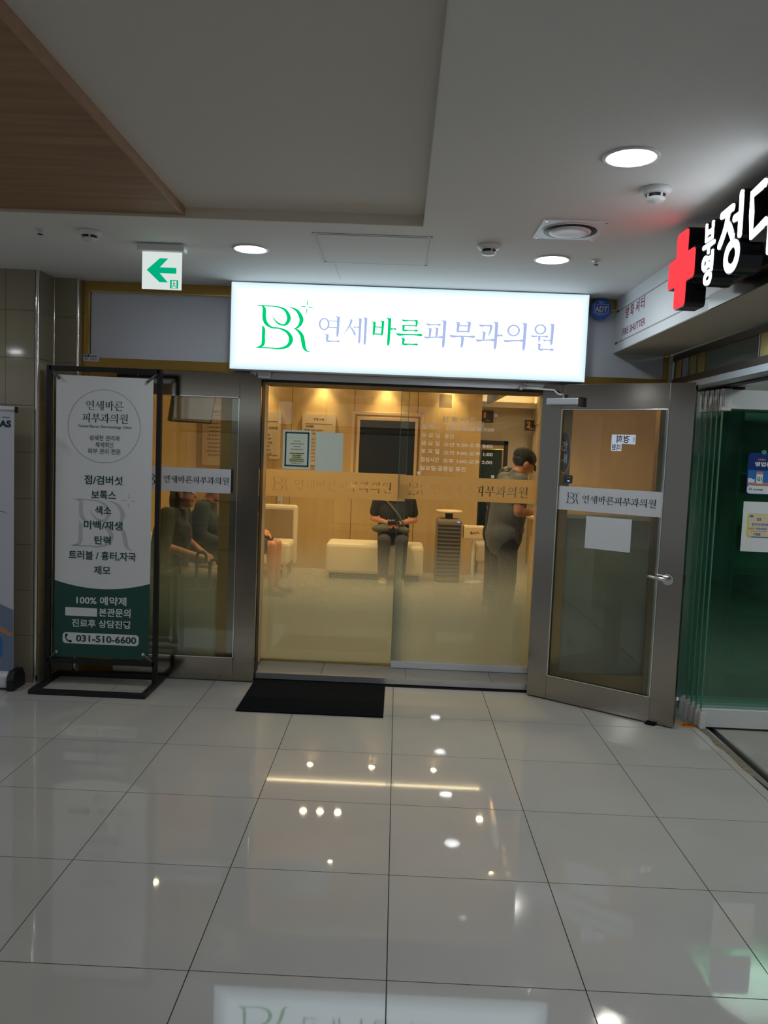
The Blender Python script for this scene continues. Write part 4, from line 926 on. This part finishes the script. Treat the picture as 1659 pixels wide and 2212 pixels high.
def board(x0, x1, z0, z1, lab, lines, y=yb, nm='price_board'):
    t = thing(nm, ((x0+x1)/2, y-.01, z0), lab, 'board'); f = fr_front(y-.022)
    MB().poly(rrect((x0+x1)/2, (z0+z1)/2, x1-x0, z1-z0, .03), f, -.02, 0).build('board_panel', 'cream_board', t)
    for tx, xx, zz, ww, hh in lines: text('lettering', tx, f, xx, zz, ww, hh, 'ink', t, .01)
    box('rule', (x0+.04, x1-.04, y-.0235, y-.022, z1-.128, z1-.124), 'ink_grey', t); return t
L1 = [('진 료 내 용', -.455, 1.955, .13, .026), ('피부질환', -.565, 1.862, .10, .026), ('여드름, 습진, 두드러기', -.515, 1.815, .24, .024), ('알레르기, 아토피피부염, 무좀', -.49, 1.77, .30, .024)]
L1 += [('피부 레이저 점 기미 색소', -.50, 1.70-.045*k, .20+.05*(k % 3), .024) for k in range(7)]
board(-.665, -.240, 1.375, 2.022, 'rounded cream board of treatments partly behind the two notices', L1)
L2 = [('비급여 진료비용', -1.075, 1.822, .20, .032)]+[('피부 상담 진료', -1.13, 1.735-.048*k, .12+.03*(k % 3), .022) for k in range(7)]+[('Yunsei Barun Clinic', -1.08, 1.478, .22, .020)]
board(-1.36, -.936, 1.428, 2.030, 'rounded cream board at the left edge of the sliding glass', L2)
board(-1.93, -1.46, 1.32, 2.08, 'cream board of fees seen through the left side window', [('진료안내', -1.76, 2.0, .10, .03)]+[('진료비용 항목 안내', -1.77, 1.90-.05*k, .16+.02*(k % 3), .02) for k in range(10)])
wd = thing('wall_dispenser', (-.92, 5.42, .74), 'slim grey wall control panel low on the timber wall', 'panel')
box('panel_body', (-.952, -.888, yb-.035, yb, .742, 1.00), 'panel_grey', wd, .008); text('lettering', '냉방', fr_front(yb-.035), -.92, .89, .03, .02, 'ink', wd, .01); text('lettering', '난방', fr_front(yb-.035), -.92, .80, .03, .02, 'ink', wd, .01)
bn = thing('bench', (.33, 4.9, .05), 'long cream upholstered bench under the wall screen', 'bench')
box('seat_block', (-.245, .915, 4.66, 5.20, .125, .475), 'upholstery', bn, .035); box('plinth', (-.20, .87, 4.72, 5.15, .05, .13), 'trousers_dark', bn)
bn = thing('bench', (1.85, 5.9, .05), 'small cream bench in the hall beyond the white speaker stand', 'bench')
box('seat_block', (1.62, 2.10, 5.6, 6.05, .20, .44), 'upholstery', bn, .03); box('plinth', (1.66, 2.06, 5.64, 6.0, .05, .21), 'wood_pale', bn)
ap = thing('air_purifier', (1.2, 4.8, .05), 'tall grey perforated air purifier tower with round top plate', 'appliance')
pt = box('tower', (1.060, 1.360, 4.75, 5.05, .05, .81), 'grey_machine', ap, .03)
for k in range(14): box('grille_slat', (1.075, 1.345, 4.745, 4.752, .12+k*.046, .145+k*.046), 'trousers_dark', ap)
MB().lathe((1.21, 4.90, .805), [(.05, 0), (.045, .03), (.05, .075)], 24).build('neck', 'black', ap)
MB().lathe((1.21, 4.90, .882), [(0, 0), (.155, 0), (.16, .012), (.155, .026), (0, .028)], 40).build('top_plate', 'wood_pale', ap)
box('display_light', (1.30, 1.335, 4.744, 4.750, .775, .787), 'led_blue', ap)
sp = thing('speaker', (1.51, 4.8, .57), 'small cream retro speaker box on the round-foot stand', 'speaker')
box('cabinet', (1.385, 1.635, 4.76, 4.92, .578, .738), 'cream_board', sp, .012); g_ = box('grille', (1.398, 1.622, 4.755, 4.765, .592, .724), 'wood_pale', sp, .004)
MB().poly(S([(1.46, .645), (1.475, .675), (1.48, .64), (1.50, .665), (1.52, .650), (1.54, .670), (1.57, .655)], [.006]*7)[1], fr_front(4.755), .0, .003).build('script_badge', 'brown', sp)
for k in range(4): MB().cyl((1.45+k*.035, 4.83, .738), .008, .008, 'z', 10).build('knob', 'brass_b', sp)
ss = thing('speaker_stand', (1.51, 4.84, .05), 'white pole stand with round foot under the cream speaker', 'stand')
MB().lathe((1.51, 4.84, .05), [(0, .0), (.13, .0), (.13, .012), (.02, .022), (0, .022)], 36).build('round_foot', 'white_plastic', ss)
MB().cyl((1.51, 4.84, .07), .018, .50, 'z', 18).build('pole', 'white_plastic', ss); box('top_plate', (1.43, 1.59, 4.78, 4.90, .566, .577), 'white_plastic', ss)
cb = MB().tube([(1.37, 5.0, .52), (1.375, 4.96, .4), (1.40, 4.92, .25), (1.41, 4.90, .10), (1.44, 4.85, .075)], .005, 6).build('power_cable', 'white_plastic'); tag(cb, 'thin white cable hanging beside the speaker stand', 'cable')
# room number signs
for (x0, x1, z0, z1, y_, num, lab) in ((1.745, 1.925, 2.062, 2.232, 6.98, '1', 'dark square room sign with an amber numeral above the green curtain'), (2.335, 2.50, 1.955, 2.105, 6.66, '2', 'dark square room sign with an amber numeral on the right hall wall')):
    t = thing('room_sign', ((x0+x1)/2, y_, z0), lab, 'sign'); box('plate', (x0, x1, y_, y_+.02, z0, z1), 'brown', t); f = fr_front(y_)
    text('lettering', num, f, x0+.055, z1-.065, .035 if num == '1' else .055, .085, 'amber', t, .02); text('lettering', '진료실', f, x0+.10, z0+.028, .075, .022, 'band', t)
ct = MB(); n = 60
pts = [(1.765+.29*i/n, 6.80+.012*math.sin(i*1.25)) for i in range(n+1)]
ct.add([(x, y, z+(.006*math.sin(i*1.25) if z > 1 else 0)) for i, (x, y) in enumerate(pts) for z in (.055, 1.665)], [(2*i, 2*i+2, 2*i+3, 2*i+1) for i in range(n)], True)
cto = ct.build('green_curtain', 'curtain'); so = cto.modifiers.new('s', 'SOLIDIFY'); so.thickness = .006; tag(cto, 'dark green pleated curtain beyond the waiting room', 'curtain')
rod = MB().cyl((1.745, 6.80, 1.672), .009, .33, 'x', 10).build('curtain_rod', 'brass_b'); tag(rod, 'thin brass rod holding the green curtain', 'rod')
# reception counter
rc = thing('reception_counter', (2.1, 2.3, .05), 'brown reception counter where the man in the cap stands', 'counter')
box('counter_front', (1.88, 1.92, 1.75, 3.08, .05, 1.02), 'wood_panel', rc); box('counter_side', (1.92, 2.9, 1.75, 1.79, .05, 1.02), 'brown', rc); box('counter_top', (1.80, 2.9, 1.70, 3.09, 1.02, 1.05), 'cream_board', rc, .006)
fm = MB().box(1.79, 1.93, 2.05, 2.27, 1.0515, 1.055).build('paper_form', 'paper'); tag(fm, 'paper form on the counter under the hands of the man in the cap', 'paper')
# hanging monitor
mo = thing('hanging_monitor', (-1.06, 1.6, 2.5), 'dark monitor hanging from the clinic ceiling behind the left side window', 'monitor')
MT = Matrix.Translation((-1.07, 1.62, 1.90)) @ Matrix.Rotation(R(52), 4, 'Z') @ Matrix.Rotation(R(14), 4, 'X')
MB(MT).box(-.20, .20, -.02, .02, -.15, .15).build('monitor_body', 'black', mo, .006); MB(MT).box(-.185, .185, -.022, -.0195, -.135, .135).build('monitor_screen', 'grey_machine', mo)
MB(MT).box(-.06, .06, .02, .12, -.10, .10).build('mount_box', 'black', mo, .01)
MB().cyl((-1.15, 1.68, 1.95), .018, .55, 'z', 12).build('drop_pole', 'black', mo)
# armchairs along the left wall
def armchair(x, y, yw, lab, hb=.92):
    t = thing('armchair', (x, y, .05), lab, 'chair', 'cream waiting room chairs'); T = Matrix.Translation((x, y, .05)) @ Matrix.Rotation(yw, 4, 'Z')
    b = lambda n_, c, m_, bv: MB(T).box(*c).build(n_, m_, t, bv)
    b('seat', (-.26, .26, -.27, .27, .16, .42), 'upholstery', .04); b('backrest', (-.36, -.26, -.29, .29, .10, hb-.05), 'upholstery', .035); b('back_cushion', (-.262, -.235, -.24, .24, .40, hb-.10), 'upholstery_d', .01)
    for sx in (-.30, .20):
        for sy in (-.22, .22): b('leg', (sx, sx+.04, sy-.02, sy+.02, 0, .17), 'wood_pale', .004)
armchair(-1.30, 1.70, 0, 'cream armchair nearest the left side window', .78); armchair(-1.30, 2.40, 0, 'cream armchair behind the one nearest the side window', .78)
armchair(-1.12, 3.62, 0, 'cream armchair under the person whose bare shins show at the door edge', .78)
armchair(-.93, 4.78, -math.pi/2, 'high-backed cream armchair by the back wall at the left door edge', .88)
# umbrella stand
us = thing('umbrella_stand', (-.95, 1.28, .05), 'grey box umbrella stand behind the frosted left side window', 'stand')
for c in ((-1.30, -.70, .86, .875, .07, .56), (-1.30, -.70, 1.385, 1.40, .07, .56), (-1.30, -1.285, .875, 1.385, .07, .56), (-.715, -.70, .875, 1.385, .07, .56), (-1.30, -.70, .86, 1.40, .05, .07)): box('stand_wall', c, 'umbrella_cloth', us)
def umbrella(x, y, dirx, top, lab, col='umbrella_cloth'):
    t = thing('umbrella', (x, y, .08), lab, 'umbrella')
    rr_ = .035; hk = [(x, y, top-rr_)]+[(x+dirx*rr_*(1-math.cos(R(a))), y, top-rr_+rr_*math.sin(R(a))) for a in range(20, 181, 20)]+[(x+dirx*2*rr_, y, top-rr_-.04)]
    MB().tube([(x, y, top-.20)]+hk, .012, 10).build('hooked_handle', 'black', t)
    MB().lathe((x, y, .08), [(0, 0), (.015, .02), (.045, .30), (.040, top-.42), (.014, top-.28), (0, top-.28)], 14).build('folded_canopy', col, t)
umbrella(-1.055, 1.27, -1, .745, 'dark umbrella with hooked handle at the left of the umbrella stand'); umbrella(-.93, 1.30, 1, .77, 'dark umbrella with hooked handle in the middle of the umbrella stand'); umbrella(-.82, 1.26, 1, .72, 'dark umbrella leaning at the right of the umbrella stand')

cbn = thing('light_blocker', (2.4, 1.4, .05), 'low dark box added to block light behind the frosted right side window', 'cabinet')  # dark box added out of sight to block light behind the frosting
box('blocker_box', (1.75, 3.1, 1.10, 1.50, .42, 1.16), 'umbrella_cloth', cbn, .004)
for k in range(3): box('door', (1.76+k*.45, 2.20+k*.45, 1.09, 1.10, .44, 1.14), 'umbrella_cloth', cbn, .002)
for x_ in (1.78, 3.03):
    for y_ in (1.12, 1.44): box('leg', (x_, x_+.04, y_, y_+.04, .05, .42), 'ink_grey', cbn)
# ================================================================== PEOPLE
def remesh(mb, name, m, parent, vox=.011, sm=4):
    o = mb.build(name, m, None)
    r_ = o.modifiers.new('r', 'REMESH'); r_.mode = 'VOXEL'; r_.voxel_size = vox; r_.use_smooth_shade = True
    s_ = o.modifiers.new('s', 'SMOOTH'); s_.iterations = sm; s_.factor = .5
    bpy.context.view_layer.update()
    me = bpy.data.meshes.new_from_object(o.evaluated_get(bpy.context.evaluated_depsgraph_get()))
    wo = o.location.copy(); bpy.data.objects.remove(o)
    me.transform(Matrix.Translation(wo-ORG[parent])); me.name = name
    if not me.materials: me.materials.append(M[m])
    q_ = bpy.data.objects.new(name, me); COL.objects.link(q_); q_.parent = parent; ORG[q_] = ORG[parent]; return q_

def person(loc, yw, J, lab, shirt='shirt_grey', trous='trousers_dark', shoes='shoe_dark', skin='skin', sleeve=.6, hair='short', shorts=False, bulk=1.0, head_pitch=0, group=None, arms_up=None):
    t = thing('person', loc, lab, 'person', group)
    T = Matrix.Translation(loc) @ Matrix.Rotation(yw, 4, 'Z')
    v = {k: Vector(p) for k, p in J.items()}
    hd = v['head']; HR = Matrix.Rotation(R(head_pitch), 3, 'Y'); h = lambda x, y, z: hd+HR@Vector((x, y, z))
    b = MB(T)
    # head: cranium, face, jaw, nose, brow, lips, ears
    b.ell(h(-.012, 0, .035), .098, .076, .088, HR); b.ell(h(.018, 0, -.025), .072, .062, .090, HR); b.ell(h(.045, 0, -.085), .040, .042, .030, HR)
    b.cap(h(.082, 0, .012), h(.104, 0, -.022), .009, .014, 10); b.ell(h(.070, 0, .024), .022, .055, .012, HR); b.ell(h(.080, 0, -.052), .014, .026, .007, HR); b.ell(h(.078, 0, -.066), .013, .022, .007, HR)
    for s in (-1, 1): b.ell(h(-.004, s*.078, -.008), .018, .010, .032, HR, 12, 8)
    b.cap(v['neck'], hd+Vector((-.015, 0, -.05)), .056, .050)
    # torso and limbs
    b.cap(v['pelvis'], v['chest'], .13, .14); b.cap(v['chest'], v['neck']-Vector((0, 0, .03)), .13, .06)
    for s, S_ in ((-1, 'R'), (1, 'L')):
        sh_, el, wr = v['sh'+S_], v['el'+S_], v['wr'+S_]
        b.cap(v['chest']+Vector((0, s*.07, .06)), sh_, .085, .055); b.cap(sh_, el, .050, .040); b.cap(el, wr, .040, .027)
        d = (wr-el).normalized(); up_ = Vector((0, 0, 1)); sd = d.cross(up_).normalized(); nn = sd.cross(d)
        pc_ = wr+d*.045; b.cap(wr, pc_+d*.015, .027, .032); b.cap(pc_+sd*.018, pc_-sd*.018+d*.01, .020, .020)
        for k, (o_, ln) in enumerate(((-.026, .055), (-.009, .066), (.009, .062), (.026, .048))):
            a0 = pc_+sd*o_+d*.028; a1 = a0+d*ln*.55-nn*.008; a2 = a1+d*ln*.35-nn*.024; b.cap(a0, a1, .0088, .0082, 8); b.cap(a1, a2, .0082, .0072, 8)
        th = wr+d*.02-sd*s*.028; b.cap(th, th+d*.035-sd*s*.018-nn*.012, .0105, .0092, 8); b.cap(th+d*.035-sd*s*.018-nn*.012, th+d*.06-sd*s*.012-nn*.026, .0092, .008, 8)
        hp, kn, an = v['hp'+S_], v['kn'+S_], v['an'+S_]
        b.cap(v['pelvis'], hp, .12, .085); b.cap(hp, kn, .082, .055); b.cap(kn, an, .056, .036); b.cap(kn.lerp(an, .15), kn.lerp(an, .5), .050, .048)
        b.cap(an, an+Vector((.13, 0, -.045)), .036, .028)
    remesh(b, 'body', skin, t, .0085, 3)
    # shirt
    c = MB(T); k = bulk
    c.cap(v['pelvis']+Vector((0, 0, -.10 if J['pelvis'][2] > .7 else -.02)), v['chest'], (.158 if J['pelvis'][2] > .7 else .150)*k, .158*k, 20); c.ell(v['pelvis']+Vector((0, 0, -.06 if J['pelvis'][2] > .7 else 0)), .158*k, .192*k, .18); c.ell(v['pelvis'].lerp(v['chest'], .4)+Vector((.01, 0, 0)), .155*k, .190*k, .20); c.ell(v['chest'], .145*k, .185*k, .17); c.cap(v['chest'], v['neck']-Vector((0, 0, .035)), .14, .070)
    for s, S_ in ((-1, 'R'), (1, 'L')):
        sh_, el, wr = v['sh'+S_], v['el'+S_], v['wr'+S_]
        c.cap(v['chest']+Vector((0, s*.06, .05)), sh_, .10, .062); c.cap(v['neck']+Vector((-.012, s*.02, -.035)), sh_, .058, .060); e_ = sh_.lerp(el, min(sleeve, 1)); c.cap(sh_, e_, .068, .064)
        if sleeve > 1: c.cap(el, el.lerp(wr, sleeve-1), .058, .046)
    if shorts is None: pass
    remesh(c, 'shirt', shirt, t, .012, 5)
    cl_ = MB(T); cl_.cap(v['neck']+Vector((-.010, 0, -.030)), v['neck']+Vector((.0, 0, -.004)), .068, .060); remesh(cl_, 'collar', shirt, t, .010, 2)
    # trousers
    c = MB(T); c.ell(v['pelvis']+Vector((0, 0, -.05)), .135*k, .160*k, .12)
    for s, S_ in ((-1, 'R'), (1, 'L')):
        hp, kn, an = v['hp'+S_], v['kn'+S_], v['an'+S_]; c.cap(v['pelvis']+Vector((0, s*.05, -.05)), hp, .10, .088*k)
        if shorts: c.cap(hp, hp.lerp(kn, .72), .100*k, .098)
        else: c.cap(hp, kn, .090*k, .078); c.cap(kn, kn.lerp(an, .90), .076, .062)
    remesh(c, 'trousers', trous, t, .012, 4)
    for S_ in 'RL':
        an = v['an'+S_]; c = MB(T); c.ell(an+Vector((.055, 0, -.040)), .135, .050, .034); c.ell(an+Vector((-.01, 0, -.018)), .062, .046, .05); c.box(*(lambda q_: (q_.x-.075, q_.x+.185, q_.y-.045, q_.y+.045, q_.z-.078, q_.z-.062))(an))
        remesh(c, 'shoe', shoes, t, .009, 3)
    for s in (-1, 1):
        MB(T).ell(h(.082, s*.028, .008), .009, .012, .007, HR, 10, 6).build('eye', 'band', t); MB(T).ell(h(.0885, s*.028, .007), .004, .005, .005, HR, 8, 6).build('pupil', 'hair', t)
        MB(T).tube([h(.087, s*.014, .026), h(.086, s*.030, .031), h(.074, s*.046, .027)], [.002, .003, .002], 6).build('eyebrow', 'hair', t)
    c = MB(T)
    if hair == 'cap':
        c.ell(h(-.016, 0, .060), .110, .088, .082, HR); o = remesh(c, 'cap', 'cap', t, .010, 3)
        c = MB(T); n = 12
        pts = [h(.055+.10*math.cos(R(a)), .078*math.sin(R(a)), .040-.030*math.cos(R(a))) for a in range(-90, 91, 15)]; ctr = h(.05, 0, .050)
        nv = len(pts); c.add(pts+[ctr]+[p-HR@Vector((0, 0, .006)) for p in pts]+[ctr-HR@Vector((0, 0, .006))],
              [(i, i+1, nv) for i in range(nv-1)]+[(nv+1+i+1, nv+1+i, 2*nv+1) for i in range(nv-1)]+[(i+1, i, nv+1+i, nv+2+i) for i in range(nv-1)]); c.build('cap_brim', 'cap', t)
        c = MB(T); c.ell(h(-.026, 0, .018), .086, .080, .066, HR); remesh(c, 'hair', 'hair', t, .010, 3)
    elif hair == 'long':
        c.ell(h(-.020, 0, .048), .108, .088, .088, HR); c.ell(h(-.055, 0, -.06), .062, .080, .13, HR); remesh(c, 'hair', 'hair', t, .011, 3)
    else:
        c.ell(h(-.020, 0, .048), .106, .083, .084, HR); c.ell(h(-.034, 0, .012), .078, .080, .072, HR); remesh(c, 'hair', 'hair', t, .011, 3)
    return t, T, v

def seated(kh=.50, lean=.05, z=0.0, sp=.12, wrist=(.30, .07, .66), elbow=(.06, .26, .76)):
    J = dict(pelvis=(0, 0, .53), chest=(lean*.7, 0, .84), neck=(lean+.02, 0, 1.04), head=(lean+.07, 0, 1.165))
    for s, S_ in ((-1, 'R'), (1, 'L')):
        J['sh'+S_] = (lean, s*.185, 1.0); J['el'+S_] = (elbow[0], s*elbow[1], elbow[2]); J['wr'+S_] = (wrist[0], s*wrist[1], wrist[2])
        J['hp'+S_] = (.05, s*.10, .50); J['kn'+S_] = (.44, s*sp, kh); J['an'+S_] = (.44, s*sp, .08)
    return J
stand_J = dict(pelvis=(-.01, 0, .92), chest=(.03, 0, 1.20), neck=(.07, 0, 1.385), head=(.135, 0, 1.475))
for s, S_ in ((-1, 'R'), (1, 'L')):
    stand_J['sh'+S_] = (.04, s*.19, 1.335); stand_J['el'+S_] = (.08, s*.25, 1.06); stand_J['wr'+S_] = (.28, s*.10, 1.06)
    stand_J['hp'+S_] = (-.01, s*.10, .88); stand_J['kn'+S_] = (0, s*.11, .48); stand_J['an'+S_] = (-.02, s*.12, .08)
stand_J['elR'] = (.0, -.27, 1.075); stand_J['wrR'] = (.25, -.15, 1.075)
person((1.520, 2.20, .05), R(14), stand_J, 'man in black cap and grey polo shirt bending over the reception counter', shirt='shirt_grey', hair='cap', bulk=1.0, head_pitch=28, sleeve=.62)
J2 = dict(stand_J); J2 = {k_: tuple(c_*.885 for c_ in v_) for k_, v_ in J2.items()}; J2['head'] = (.07, 0, 1.30); J2['neck'] = (.02, 0, 1.205); J2['elR'] = (-.12, -.27, .98); J2['wrR'] = (.04, -.20, .86)
person((1.63, 3.32, .05), R(40), J2, 'person in black shirt standing mostly hidden behind the man in the cap', shirt='shirt_black', hair='short', sleeve=.5, head_pitch=10)
Jc = seated(.50, .08, sp=.10, wrist=(.24, .045, .70), elbow=(.05, .25, .74))
Jc['head'] = (.16, 0, 1.085); Jc['neck'] = (.11, 0, .985)
t, T, v = person((.545, 4.88, .04), R(-90), Jc, 'person in black T-shirt seated on the bench holding a phone', shirt='shirt_black', shoes='shoe_white', sleeve=.7, hair='short', head_pitch=25)
phn = thing('phone', tuple(T@Vector((.30, 0, .70))), 'dark phone held by the seated person on the bench', 'phone')
MB(T@Matrix.Translation((.325, 0, .715))@Matrix.Rotation(R(-35), 4, 'Y')).box(-.035, .035, -.07, .07, -.004, .004).build('phone_body', 'black_gloss', phn, .003)
bg = thing('crossbody_bag', tuple(T@Vector((.22, .0, .6))), 'grey crossbody bag on the lap of the seated person', 'bag')
c = MB(T); c.ell((.20, -.06, .63), .09, .20, .065); c.ell((.20, .08, .62), .08, .12, .055); remesh(c, 'bag_body', 'bag', bg, .012, 3)
MB(T).tube([(.20, .13, .66), (.235, .06, .80), (.215, -.03, .90), (.165, -.12, .99), (.08, -.15, 1.065), (.0, -.14, 1.07)], .014, 8).build('strap', 'bag', bg)
text('lettering', 'FAM', fr_front(4.88-.232), .515, .775, .08, .03, 'band', t, .0)
person((-1.28, 1.72, .02), R(-4), seated(.50, .06), 'woman in dark floral top and beige trousers seated behind the left side window', shirt='shirt_floral', trous='trousers_beige', skin='skin_d', sleeve=.95, hair='long')
person((-1.20, 2.42, .03), R(2), seated(.50, .06), 'person in navy shirt seated behind the woman in the floral top', shirt='shirt_navy', skin='skin_d', sleeve=1.7, hair='short', head_pitch=8)
person((-1.12, 3.58, .04), R(-6), seated(.53, .04, sp=.10), 'seated person in shorts whose bare shins show at the left door edge', shirt='shirt_navy', trous='trousers_dark', skin='skin', sleeve=.6, shorts=True, shoes='shoe_dark')
